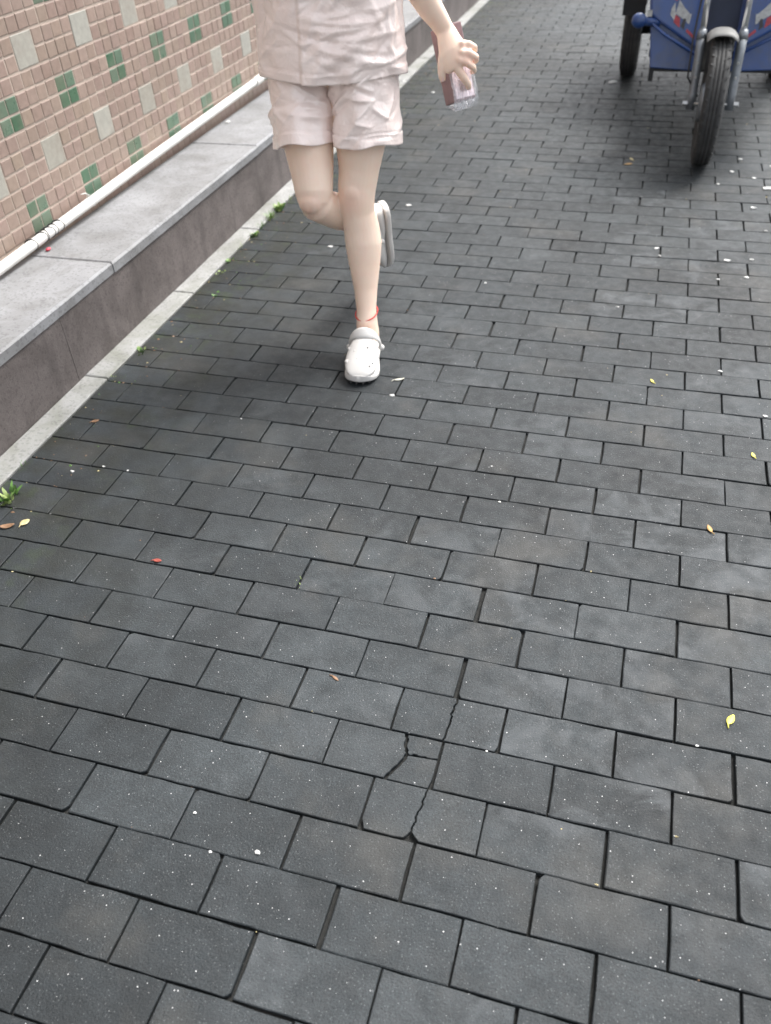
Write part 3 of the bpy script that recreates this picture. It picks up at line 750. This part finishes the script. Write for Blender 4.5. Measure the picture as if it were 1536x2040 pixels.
# hand: palm lies over the front edge of the box, fingers round the right side, thumb down the left face
HWd = BW/2
palm = merge(loft([sec((.032, 1.040, .850), .0265, .0205, (.5, -.25, -.8)), sec((.046, 1.022, .828), .033, .020, (.5, -.4, -.75)), sec((.060, 1.005, .806), .041, .0195, (.5, -.4, -.75)), sec((.073, .995, .786), .042, .018, (.5, -.35, -.8)), sec((.083, .990, .770), .036, .015, (.5, -.3, -.8))], 22))
fing = [
 finger([(.066, .992, .780), (.082, .987, .764), (.097, .990, .744), (.106, 1.000, .727), (.106, 1.013, .713)], [.0128, .0122, .0116, .0106, .0082]),      # index, stretched along the box
 finger([(.084, .990, .792), (.104, .990, .782), (.118, 1.006, .768), (.116, 1.028, .754), (.106, 1.040, .748)], [.0112, .0105, .0096, .0088, .007]),
 finger([(.090, .998, .808), (.110, .998, .804), (.124, 1.014, .792), (.120, 1.038, .778), (.108, 1.048, .770)], [.0108, .0102, .0094, .0085, .007]),
 finger([(.088, 1.010, .826), (.106, 1.010, .824), (.118, 1.024, .814), (.116, 1.044, .802), (.106, 1.052, .796)], [.0096, .009, .0084, .0076, .0065]),
 finger([(.040, 1.008, .812), (.034, .996, .792), (.032, .990, .770), (.034, .990, .748), (.036, .993, .734)], [.0135, .0132, .0115, .0105, .0078]),           # thumb
]
knuck = [ball(c_, (.010, .010, .010), 10, 8) for c_ in ((.084, .984, .790), (.090, .991, .807), (.088, 1.003, .825), (.070, .984, .776))]
knee2 = ball((-.299, .788, .466), (.050, .052, .050), 18, 14)
skinVF = merge(*knuck, knee2, stand, foot1, bent, shin2, foot2, patella, patella2, torso, head, armL, armR, foreR, palm, *fing, *fingR)
tmp = bpy.data.objects.new('tmp', mesh('tmp', skinVF[0], skinVF[1])); COL.objects.link(tmp)
rm = tmp.modifiers.new('r', 'REMESH'); rm.mode = 'VOXEL'; rm.voxel_size = .0033; rm.use_smooth_shade = True
sm = tmp.modifiers.new('s', 'SMOOTH'); sm.factor = .5; sm.iterations = 6
dg = bpy.context.evaluated_depsgraph_get(); me = bpy.data.meshes.new_from_object(tmp.evaluated_get(dg)); me.name = 'body'
bpy.data.objects.remove(tmp)
body = bpy.data.objects.new('body', me); COL.objects.link(body); body.parent = per; me.transform(Matrix.Translation(-Vector(per.location)))
me.materials.clear(); me.materials.append(MAT['skin']); me.polygons.foreach_set('use_smooth', [True]*len(me.polygons))
body['label'] = 'bare legs and arms of the running person'
# face and hair
for s in (-1, 1):
    e = obj('eye', ball((-.278+s*.031, .838, 1.540), (.013, .008, .007), 12, 8), MAT['eye'], per, smooth=True)
    obj('iris', ball((-.278+s*.031, .8315, 1.540), (.006, .003, .006), 10, 6), MAT['iris'], e, smooth=True)
    obj('eyebrow', tube([(-.278+s*.016, .831, 1.558), (-.278+s*.032, .831, 1.563), (-.278+s*.048, .838, 1.557)], [.002, .003, .0015], 6), MAT['hair'], per, smooth=True)
obj('mouth', ball((-.278, .833, 1.488), (.022, .008, .007), 14, 8), MAT['lip'], per, smooth=True)
hv, hf = ball((-.278, .932, 1.548), (.084, .094, .110), 32, 22)
hv = [(x, y if not (y < .86 and z < 1.585) else .87, z) for x, y, z in hv]
hair = obj('hair', (hv, hf), MAT['hair'], per, smooth=True)
obj('ponytail', tube([(-.278, 1.015, 1.575), (-.276, 1.06, 1.56), (-.274, 1.09, 1.48), (-.272, 1.095, 1.38), (-.27, 1.09, 1.30)], [.018, .030, .034, .026, .008], 14), MAT['hair'], hair, smooth=True)

# --- satin clothes: shells with creases
def ridges(n, seed, urange, vrange, length, amp, wid, ang):
    r = np.random.RandomState(seed); L = []
    for _ in range(n):
        a = math.radians(r.uniform(*ang)); ln = r.uniform(*length)
        L.append((r.uniform(*urange), r.uniform(*vrange), math.cos(a), math.sin(a), ln, r.uniform(*amp)*(1 if r.rand() < .68 else -.8), r.uniform(*wid)))
    return L
def crease(L, u, v):
    d = 0.0
    for (cu, cv, ca, sa, ln, am, wd) in L:
        du, dv = u-cu, v-cv; al = du*ca+dv*sa; pe = -du*sa+dv*ca
        pe = pe - .12*al*al/ln
        t = 1-(al/ln)**2
        if t <= 0: continue
        q = abs(pe)/wd
        if q > 4: continue
        side = 1.0 if pe > 0 else .55               # asymmetric: one flank steeper
        d += am*t*math.exp(-(q/side)**1.12)
    return d
def smooth_noise(u, v, s):
    return (math.sin(u*41+s)+math.sin(v*53+1.7*s)+math.sin((u+v)*67+.6*s)+math.sin((u-v)*88+2.2*s))*.25
def shell(profile, nz, na, creases, seed, hemwave=.006, extra=None):
    """profile(t) -> center, rx, ry, axis ; closed ring shell"""
    V = []; F = []
    for i in range(nz+1):
        t = i/nz; c, rx, ry, ax = profile(t); c = Vector(c); ax = Vector(ax).normalized()
        u = Vector((1, 0, 0)) - ax*ax.x; u.normalize(); vv = ax.cross(u); vv = vv if vv.y < 0 else -vv    # vv points to the front
        for k in range(na):
            a = 2*math.pi*k/na                       # 0 = +x, pi/2 = front
            R = (rx+ry)/2; su = (a if a < 1.5*math.pi else a-2*math.pi)*R; sv = -t*profile.length
            d = crease(creases, su, sv) + .0022*smooth_noise(su, sv, seed)
            d += hemwave*t**2*(math.sin(a*3+seed)+.6*math.sin(a*5+2*seed)+.5*math.sin(a*8+seed*3))
            d = .013*math.tanh(d/.013)
            if extra: d += extra(a, t)
            dirv_ = u*math.cos(a) + vv*math.sin(a)
            p = c + u*math.cos(a)*rx + vv*math.sin(a)*ry + dirv_*d
            p = p - ax*(.004*t**4*math.sin(a*4+seed*1.3))
            V.append(tuple(p))
    for i in range(nz):
        for k in range(na): F.append((i*na+k, i*na+(k+1) % na, (i+1)*na+(k+1) % na, (i+1)*na+k))
    return V, F
def cloth(name, VF, parent=per, th=.0016):
    o = obj(name, VF, MAT['satin'], parent, smooth=True)
    m_ = o.modifiers.new('thick', 'SOLIDIFY'); m_.thickness = th; m_.offset = -1; return o
def lerp_prof(K):
    K = [(k[0], Vector(k[1]), k[2], k[3]) for k in K]
    def f(t):
        for a, c in zip(K[:-1], K[1:]):
            if t <= c[0]+1e-9:
                q = (t-a[0])/(c[0]-a[0]); q2 = q
                ax = (a[1]-c[1])
                return a[1].lerp(c[1], q2), a[2]+(c[2]-a[2])*q2, a[3]+(c[3]-a[3])*q2, f.axis if f.axis else ax
    f.length = sum((c[1]-a[1]).length for a, c in zip(K[:-1], K[1:])); f.axis = None
    return f
pr = lerp_prof([(0, (-.278, .948, 1.345), .066, .062), (.07, (-.278, .950, 1.325), .150, .095), (.16, (-.278, .950, 1.26), .186, .125), (.45, (-.278, .950, 1.08), .196, .135), (.72, (-.280, .952, .92), .208, .142), (1, (-.280, .948, .768), .214, .150)])
pr.axis = Vector((0, 0, 1))
cr = ridges(16, 5, (.14, .46), (-.60, -.28), (.08, .20), (.006, .012), (.010, .022), (-80, -35)) + ridges(14, 6, (.05, .34), (-.60, -.25), (.08, .18), (.005, .010), (.009, .020), (-20, 35)) + ridges(14, 8, (-.2, .1), (-.6, -.2), (.08, .16), (.004, .009), (.008, .016), (55, 100)) + ridges(34, 15, (.06, .48), (-.60, -.34), (.03, .08), (.004, .008), (.004, .009), (-80, 80))
cr += [(.36, -.44, math.cos(-.75), math.sin(-.75), .07, .010, .010), (.39, -.50, math.cos(-.6), math.sin(-.6), .06, .009, .009), (.20, -.43, 1, .08, .12, .008, .008), (.15, -.50, .9, .3, .07, .007, .012)]
def placket(a, t):
    x = (a - math.radians(97))/.06
    hm = .0022 if t > .955 else (-.0012 if t > .945 else 0.0)
    return hm + .010/(1+math.exp(x*9)) * (1 if .12 < t else 0) * (1 if 0 < a < math.pi*.53 else 0) if a < math.radians(140) else hm
shirt = cloth('shirt', shell(pr, 120, 220, cr, 2.0, .008, placket))
for s, P in ((1, [(-.135, .955, 1.30), (-.105, .962, 1.21), (-.082, .972, 1.11)]), (-1, [(-.422, .955, 1.30), (-.455, .975, 1.21), (-.488, 1.015, 1.135)])):
    p2 = lerp_prof([(0, P[0], .062, .072), (.5, P[1], .066, .074), (1, P[2], .070, .076)])
    cloth('sleeve', shell(p2, 40, 60, ridges(14, 20+s, (-.2, .4), (-.2, 0), (.03, .08), (.002, .006), (.005, .01), (-60, 60)), 4.0, .004), shirt)
for z in (1.22, 1.12, 1.02, .92, .83):
    obj('button', ball((-.288, .948-.150+.012*(z > 1)+.006*(z > 1.1), z), (.006, .003, .006), 10, 6), MAT['boxlight'], shirt, smooth=True)
# shorts: one leg tube each plus the seat
ps = lerp_prof([(0, (-.196, .955, .86), .100, .118), (.3, (-.180, .945, .785), .096, .112), (1, (-.164, .893, .592), .092, .104)]); ps.axis = Vector((-.05, .14, 1))
pb = lerp_prof([(0, (-.356, .955, .86), .100, .118), (.3, (-.360, .935, .785), .092, .110), (1, (-.336, .850, .588), .088, .104)]); pb.axis = Vector((-.12, .32, 1))
seatp = lerp_prof([(0, (-.277, .958, .96), .150, .112), (.5, (-.277, .960, .86), .178, .126), (1, (-.277, .960, .755), .165, .115)]); seatp.axis = Vector((0, 0, 1))
c1 = ridges(15, 31, (-.02, .34), (-.26, -.05), (.06, .13), (.007, .013), (.007, .014), (-50, 55)) + ridges(22, 33, (-.02, .34), (-.24, -.05), (.03, .07), (.004, .008), (.004, .008), (-70, 70)); c2 = ridges(14, 47, (-.02, .34), (-.26, -.05), (.07, .14), (.006, .011), (.008, .015), (-25, 30)) + ridges(20, 49, (-.02, .34), (-.24, -.05), (.03, .07), (.004, .008), (.004, .008), (-60, 60))
def hemband(a, t): return .0026 if t > .89 else (-.0014 if t > .875 else 0.0)
shorts = cloth('shorts', merge(shell(ps, 80, 120, c1, 1.0, .007, hemband), shell(pb, 80, 120, c2, 3.3, .006, hemband), shell(seatp, 30, 120, [], 5.0, 0.0)))

# --- clogs
def clog(heel, t, up, name, label, high=0.0, rear=False):
    t = Vector(t).normalized(); up = Vector(up); up = (up - t*up.dot(t)).normalized(); sd_ = t.cross(up).normalized()
    LN = .252
    def pt(s, x, z): return Vector(heel) + t*s*LN + sd_*x + up*z
    def ring(s, wd, z0, z1, e): 
        return (pt(s, 0, (z0+z1)/2), sd_*wd, up*(z1-z0)/2, e)
    W = [(0.0, .012), (.012, .022), (.04, .030), (.12, .0365), (.25, .038), (.4, .0395), (.55, .0455), (.68, .0505), (.78, .0515), (.87, .0475), (.93, .0405), (.97, .031), (.992, .018), (1.0, .008)]
    Hh = [(0, .040), (.012, .052), (.04, .058), (.12, .056), (.25, .050), (.36, .056), (.43, .082), (.50, .096), (.58, .092), (.68, .080), (.78, .068), (.87, .056), (.93, .046), (.97, .038), (.992, .030), (1.0, .026)]
    Hh = [(a, x + high*max(0, 1-a/.30)) for a, x in Hh]
    ss = sorted(set([a for a, _ in W] + [a for a, _ in Hh]))
    def ip(T, s):
        for (a, x), (c, y) in zip(T[:-1], T[1:]):
            if s <= c: return x+(y-x)*(s-a)/(c-a)
        return T[-1][1]
    up_ = []
    for s in ss:
        spring = .012*max(0, (s-.72)/.28)**2
        up_.append(ring(s, ip(W, s)*.985, .016+spring, ip(Hh, s), 2.35 if s < .4 else 2.25))
    sh = obj(name, loft(up_, 32), MAT['clog'], per, smooth=True)
    sh['label'] = label
    ms = sh.modifiers.new('sub', 'SUBSURF'); ms.levels = 1; ms.render_levels = 2
    so = []
    for s in ss:
        spring = .012*max(0, (s-.72)/.28)**2
        so.append(ring(s, ip(W, s)*1.03, spring, .021+spring, 5.0))
    so = obj('sole', loft(so, 36), MAT['clog'], sh, smooth=True)
    # tread notches round the toe
    for x, s in ((-.030, .955), (-.012, .992), (.008, .996), (.026, .968)):
        obj('sole_groove', box(pt(s, x, .010), (.0035, .012, .007)), MAT['clog_dark'], so)
    # strap swung forward over the instep
    S_ = []
    for k in range(21):
        q = math.pi*k/20; hz = .044+.063*math.sin(q)**.75
        if rear: hz = .050+.016*math.sin(q)
        c_ = pt((.40-.42*math.sin(q)**.8) if rear else .40+.085*math.sin(q), -.0475*math.cos(q)*(1 if not rear else 1), hz); rad = (sd_*(-math.cos(q)) + up*math.sin(q)*.9).normalized()
        wd_ = .0095+.0045*math.sin(q)
        if rear: S_.append((c_, up*.009, (sd_*(-math.cos(q)) - t*math.sin(q))*.004, 3.0)); continue
        S_.append((c_, (up*.75*math.sin(q) - t*.75 + t*.4*math.cos(q)**2)*wd_*1.15, rad*.0042 + t*.003*math.sin(q), 3.0))
    st = obj('strap', loft(S_, 14), MAT['clog'], sh, smooth=True)
    for sgn in (-1, 1): obj('rivet', ball(pt(.40, sgn*.050, .046), .0095, 12, 8), MAT['clog'], st, smooth=True)
    for s, x in [(a_, -b_) for a_, b_ in ((.66, .018), (.66, -.002), (.74, .030), (.74, .010), (.82, .022), (.60, .028), (.70, -.022), (.80, -.010), (.885, .030), (.84, .037))]:
        z = ip(Hh, s); hw = ip(W, s)*.985; zz = .016+(z-.016)/2 + (z-.016)/2*(max(0, 1-abs(x/hw)**2.25))**(1/2.25)
        dk = (s, x) in ((.885, -.030), (.84, -.037), (.66, -.018))
        if not dk and name == 'clog' and (s, x) in ((.82, -.022),): continue
        nrm = (up*1.0 + sd_*(x/hw)*.9 + t*.45).normalized(); rot = nrm.to_track_quat('Z', 'Y').to_matrix()
        obj('vent_hole', ball(pt(s, x, zz-.0006), (.0030, .0042, .0012), 10, 6, rot), MAT['clog_dark'] if dk else MAT['clog'], sh, smooth=True)  # surface discs; the dark ones paint in the shade of an open hole
    # clip-on charms on the outer side
    for s, x, r in () if rear else ((.62, .038, .0085), (.68, .030, .007), (.80, .041, .0085), (.73, .034, .008)):
        z = ip(Hh, s); obj('charm', merge(*[ball(pt(s, x, z*.80) + (sd_*math.cos(q) + t*math.sin(q))*r*.55 - sd_*.0, r*.5, 8, 6) for q in [2*math.pi*j/5 for j in range(5)]], ball(pt(s, x, z*.82), r*.55, 8, 6)), MAT['clog'], sh, smooth=True)
    return sh
clog((-.158, .792, .0), (.040, -.247, .0), (0, 0, 1), 'clog', 'white foam clog planted on the paving')
clog(CH, CT, CU, 'clog', 'white foam clog lifted behind the standing leg', .012, True)
P = []
for k in range(25):
    a = 2*math.pi*k/24; P.append((-.1545+.0345*math.cos(a), .762+.0395*math.sin(a), .128+.010*math.sin(a)+.002*math.cos(a)))
obj('anklet', tube(P, .0019, 6), MAT['cord'], per, smooth=True)

for c_, r_ in (((.1105, 1.003, .717), (.35, -.75, -.3)), ((.036, .9845, .741), (-.1, -1, -.15))):
    rt_ = Vector(r_).to_track_quat('Z', 'Y').to_matrix(); obj('fingernail', ball(c_, (.0050, .0066, .0016), 12, 6, rt_), MAT['nail'], per, smooth=True)
# --- the box in her hand
bx = empty('gift_box', BC + BA*(BL/2)); tag(bx, 'mauve oblong box wrapped in clear film, held in the person hand', 'box')
def bface(a0, a1, p0, p1, q0, q1):
    V = [bp(a, p, q) for a in (a0, a1) for p in (p0, p1) for q in (q0, q1)]
    return [tuple(v) for v in V], [(0, 1, 3, 2), (4, 6, 7, 5), (0, 4, 5, 1), (2, 3, 7, 6), (0, 2, 6, 4), (1, 5, 7, 3)]
bev(obj('carton', bface(-BL/2, BL/2, -BW/2, BW/2, -BW/2, BW/2), MAT['box'], bx), .003)
obj('label_panel', bface(-.02, BL/2-.006, -BW/2+.004, BW/2-.004, BW/2+.0004, BW/2+.0012), MAT['boxlight'], bx)
obj('label_mark', bface(.045, .075, -.012, .012, BW/2+.0013, BW/2+.0019), MAT['box'], bx)
# crumpled film on the right face and gathered at the lower end
V = []; F = []; n = 16
for i in range(n+1):
    for k in range(n+1):
        a = -.03+(BL/2+.022+.03)*i/n; q = -BW/2-.006+(BW+.012)*k/n
        hgt = BW/2+.004+.005*abs(math.sin(i*1.9+k*.7))*abs(math.cos(k*1.3-i*.5)) - (.020*max(0, (i-12)/4)**2)
        V.append(tuple(bp(a, q, hgt)))
for i in range(n):
    for k in range(n): F.append((i*(n+1)+k, i*(n+1)+k+1, (i+1)*(n+1)+k+1, (i+1)*(n+1)+k))
obj('film_wrap', (V, F), MAT['film'], bx)
V = []; F = []
for i in range(7):
    a = BL/2+.002+.020*i/6; sc_ = 1-.55*(i/6)
    for k in range(20):
        an = 2*math.pi*k/20; cc, s2 = math.cos(an), math.sin(an)
        rr = sc_*(1+.16*math.sin(an*7+i)); V.append(tuple(bp(a, BW/2*1.02*math.copysign(abs(cc)**.5, cc)*rr, BW/2*1.02*math.copysign(abs(s2)**.5, s2)*rr)))
for i in range(6):
    for k in range(20): F.append((i*20+k, i*20+(k+1) % 20, (i+1)*20+(k+1) % 20, (i+1)*20+k))
obj('film_end', (V, F), MAT['film'], bx)

# ------------------------------------------------------------------ leaves, scraps and weeds
def leaf(x, y, L, wd, yaw, mat, label, curl=.25, z=.0015, name='fallen_leaf'):
    n = 8; V = []; F = []
    for i in range(n+1):
        t = i/n; hw = wd/2*math.sin(math.pi*min(1, t*.92+.04))**.8*(1-.15*t); a = (t-.5)*L
        zc = curl*L*(t-.5)**2*1.2
        for k, sx in enumerate((-1, 0, 1)):
            p = Vector((a, sx*hw, zc + abs(sx)*hw*.28)); p = Matrix.Rotation(yaw, 3, 'Z') @ p
            V.append((x+p.x, y+p.y, z+p.z))
    for i in range(n):
        for k in range(2): F.append((i*3+k, (i+1)*3+k, (i+1)*3+k+1, i*3+k+1))
    st = Matrix.Rotation(yaw, 3, 'Z') @ Vector((-L*.5, 0, 0)); s2 = Matrix.Rotation(yaw+.2, 3, 'Z') @ Vector((-L*.78, 0, 0))
    lf = merge((V, F), tube([(x+st.x, y+st.y, z+curl*L*.3), (x+s2.x, y+s2.y, z+.001)], [.0008, .0006], 5))
    o = obj(name, lf, MAT[mat], smooth=True); tag(o, label, 'leaf'); m_ = o.modifiers.new('thick', 'SOLIDIFY'); m_.thickness = .0006
    return o
leaf(.915, -.437, .026, .014, 1.15, 'lyellow', 'bright yellow leaf, the largest, lying low on the right paving')
leaf(.881, .105, .026, .012, 1.9, 'lorange', 'curled orange-brown leaf lying on the right paving')
leaf(.990, .426, .020, .010, 1.8, 'lyellow', 'small pale yellow leaf close to the right edge of the picture')
leaf(.724, .742, .020, .009, 2.0, 'lyellow', 'tiny yellow-green leaf below the tricycle, between paver rows')
leaf(-.816, .195, .022, .014, .6, 'lbrown', 'small rusty leaf by the pale kerb on the left')
leaf(-.783, -.273, .036, .018, .5, 'lbrown', 'brown curled leaf at the far left edge near the kerb', .5)
leaf(-.748, -.250, .026, .022, 1.2, 'ltan', 'tan round leaf beside the brown leaf at left')
leaf(-.352, -.297, .020, .012, .1, 'lred', 'little red leaf on the dark left paving')
leaf(-.009, .598, .034, .011, .5, 'lpale', 'pale dry leaf just right of the planted clog')
leaf(.166, -.523, .018, .006, -.5, 'lbrown', 'faded rust leaf flattened on a central paver', .05)
leaf(.545, 2.732, .034, .016, 1.9, 'ltan', 'pale leaf in the shade left of the front wheel')
leaf(.537, 2.660, .034, .020, .4, 'lorange', 'rusty leaf beside the pale leaf left of the front wheel')

def scrap(x, y, s, label, group=None, z=.001, name='paper_scrap', mat='white'):
    r = random.Random(int(x*1000)*31+int(y*1000)); n = 6; V = []
    for k in range(n):
        a = 2*math.pi*k/n + r.uniform(-.3, .3); q = s*r.uniform(.55, 1.1); V.append((x+q*math.cos(a), y+q*.7*math.sin(a), z+r.uniform(0, s*.35)))
    V.append((x, y, z+s*.4)); V += [(p[0], p[1], z-.0006) for p in V[:n]]
    F = [(k, (k+1) % n, n) for k in range(n)] + [(k, n+1+k, n+1+(k+1) % n, (k+1) % n) for k in range(n)]
    o = obj(name, (V, F), MAT[mat]); tag(o, label, 'litter', group); return o
scrap(-.008, .509, .009, 'white paper scrap right below the planted clog')
scrap(-.542, 1.512, .014, 'white scrap left of the bent knee')
scrap(.157, -.902, .0075, 'white angular chip on the lowest left pavers')
scrap(-.257-1.0, 2.208, .022, 'white shell-like scrap on the ledge top beside the conduit', z=LH+.001)
scrap(-.919, 4.042, .016, 'white scrap between the hip and the hand, near the kerb')
scrap(-.679, 3.804, .015, 'white scrap just below the carried box on the far paving')
scrap(.345, 4.126, .030, 'long white scrap near the rear wheel of the tricycle')
t = obj('paper_strip', box((1.145, 2.42, .004), (.065, .022, .005), Matrix.Rotation(.15, 3, 'Z')), MAT['white']); tag(t, 'flat white paper strip at the right edge below the tricycle', 'litter')
for x, y, s in ((1.062, 2.186, .016), (.95, 1.642, .013), (.697, 1.713, .012), (.713, 1.645, .008), (1.036, 1.666, .011), (1.013, 1.511, .010), (.915, 1.477, .008), (.99, 2.62, .014), (1.08, 2.55, .010), (.93, 2.45, .010), (1.03, 2.80, .013), (1.16, 2.72, .011), (1.10, 1.95, .008)):
    scrap(x, y, s, 'small white scrap scattered on the dark paving below the tricycle', 'white scraps below the tricycle')
for x, y, s in ((.079, -.921, .004), (.021, -.862, .0038), (-.747, -.034, .007), (-.675, .005, .005), (-.60, .003, .0045), (-.347, 1.993, .014), (.592, 1.2, .006), (.857, -.509, .004), (.916, .84, .008), (1.03, .62, .009), (.49, -.614, .003), (.387, .095, .005), (.342, .233, .004), (-.505, 3.549, .012), (-.40, .30, .004), (.12, 1.3, .006)):
    scrap(x, y, s, 'tiny pale crumb lying on the open paving', 'pale crumbs on the paving')

def weed(x, y, n, ht, label, mats=('weed',), leafy=False, group=None):
    r = random.Random(int((x+5)*997+y*131)); base = empty('weed', (x, y, 0)); tag(base, label, 'weed', group)
    for q, mt in enumerate(mats):
        V = []; F = []
        for k in range(n):
            a = r.uniform(0, 2*math.pi); rr = r.uniform(0, .018); l = ht*r.uniform(.6, 1.2); ln = r.uniform(.3, 1.1); bw = r.uniform(.0012, .0022)*(3.2 if leafy else 1)
            px, py = x+rr*math.cos(a)*1.0, y+rr*math.sin(a)*1.8; dx, dy = math.cos(a), math.sin(a)
            n0 = len(V); S = 4
            for i in range(S+1):
                t = i/S; wdt = bw*(math.sin(math.pi*(.15+.8*t)) if leafy else (1-t*.9)); off = l*ln*t**1.6*.7; z = l*t*(1-.25*t*ln)
                V += [(px+dx*off-dy*wdt, py+dy*off+dx*wdt, z-.004), (px+dx*off+dy*wdt, py+dy*off-dx*wdt, z-.004)]
            for i in range(S): F.append((n0+2*i, n0+2*i+1, n0+2*i+3, n0+2*i+2))
        obj('blade_tuft' if q == 0 else 'leaf_tuft', (V, F), MAT[mt], base)
weed(-.900, 1.86, 26, .030, 'pale flowering weed at the kerb, nearest to the bent knee', ('weed', 'weedpale'), True)
weed(-.902, 1.76, 30, .034, 'second green grass tuft along the kerb, left of the legs', ('weed', 'weedpale'))
weed(-.903, 1.66, 26, .026, 'third, lower grass tuft along the kerb', ('weed',))
weed(-.902, 1.97, 12, .022, 'thin sprout at the kerb behind the bent leg', ('weedpale',))
weed(-.905, 1.44, 8, .016, 'tiny sprout in the kerb joint below the ledge middle', ('weedpale',))
weed(-.880, 1.20, 9, .010, 'flat moss sprout beside the kerb joint', ('weedpale',), True)
weed(-.815, 1.02, 8, .009, 'flat sprout one paver away from the kerb', ('weed',), True)
weed(-.885, .42, 9, .012, 'small sprout at the kerb above the rusty leaf', ('weedpale',))
weed(-.850, -.178, 16, .030, 'broad-leaved green weed at the left edge of the picture', ('weed', 'weedpale'), True)
weed(-.900, -.05, 8, .014, 'sparse sprout where the kerb meets the left paving', ('weed',))
weed(-.897, 1.58, 14, .014, 'low mossy tuft between the grass tufts and the kerb joint', ('weed', 'weedpale'), True)
weed(-.893, 1.31, 10, .010, 'low moss patch halfway along the visible kerb', ('weed', 'weedpale'), True)
weed(-.890, .60, 10, .010, 'moss sprout at the kerb beside the stained ledge face', ('weed', 'weedpale'), True)
weed(.005, -.29, 0+6, .008, 'tiny pale sprout in a paver joint left of centre', ('weedpale',))

# grit, crumbled leaf and moss bits gathered along the kerb and in the joints
gr = random.Random(21); V = []; F = []; mi = []
for k in range(1150):
    if k < 900: x = KX + .004 + abs(gr.gauss(0, .10)); y = gr.uniform(-1.2, 7)
    else: x = gr.uniform(KX, 2.2); y = gr.uniform(-1.3, 7)
    if k % 3 == 0: y = round(y/PV)*PV + gr.uniform(-.003, .003)          # caught in a course joint
    r_ = gr.uniform(.0010, .0030)*(1 if gr.random() < .9 else 1.8); n0 = len(V); a0 = gr.uniform(0, 6.28); q = gr.uniform(.5, 1.2)
    for j in range(4):
        a = a0 + j*math.pi/2 + gr.uniform(-.4, .4); V.append((x+r_*math.cos(a)*1.3, y+r_*q*math.sin(a), .0004))
    V.append((x, y, .0006+r_*gr.uniform(.3, .9)))
    F += [(n0+j, n0+(j+1) % 4, n0+4) for j in range(4)]; mi += [gr.choice((0, 0, 1, 3, 2, 3) if x < -.7 else (0, 1, 1, 3, 3))]*4
go = obj('grit', (V, F), [MAT['lbrown'], MAT['ltan'], MAT['weed'], MAT['soil']], kind='stuff')
go.data.polygons.foreach_set('material_index', mi); go['label'] = 'fine grit and crumbled leaf bits strewn along the kerb'; go['category'] = 'grit'
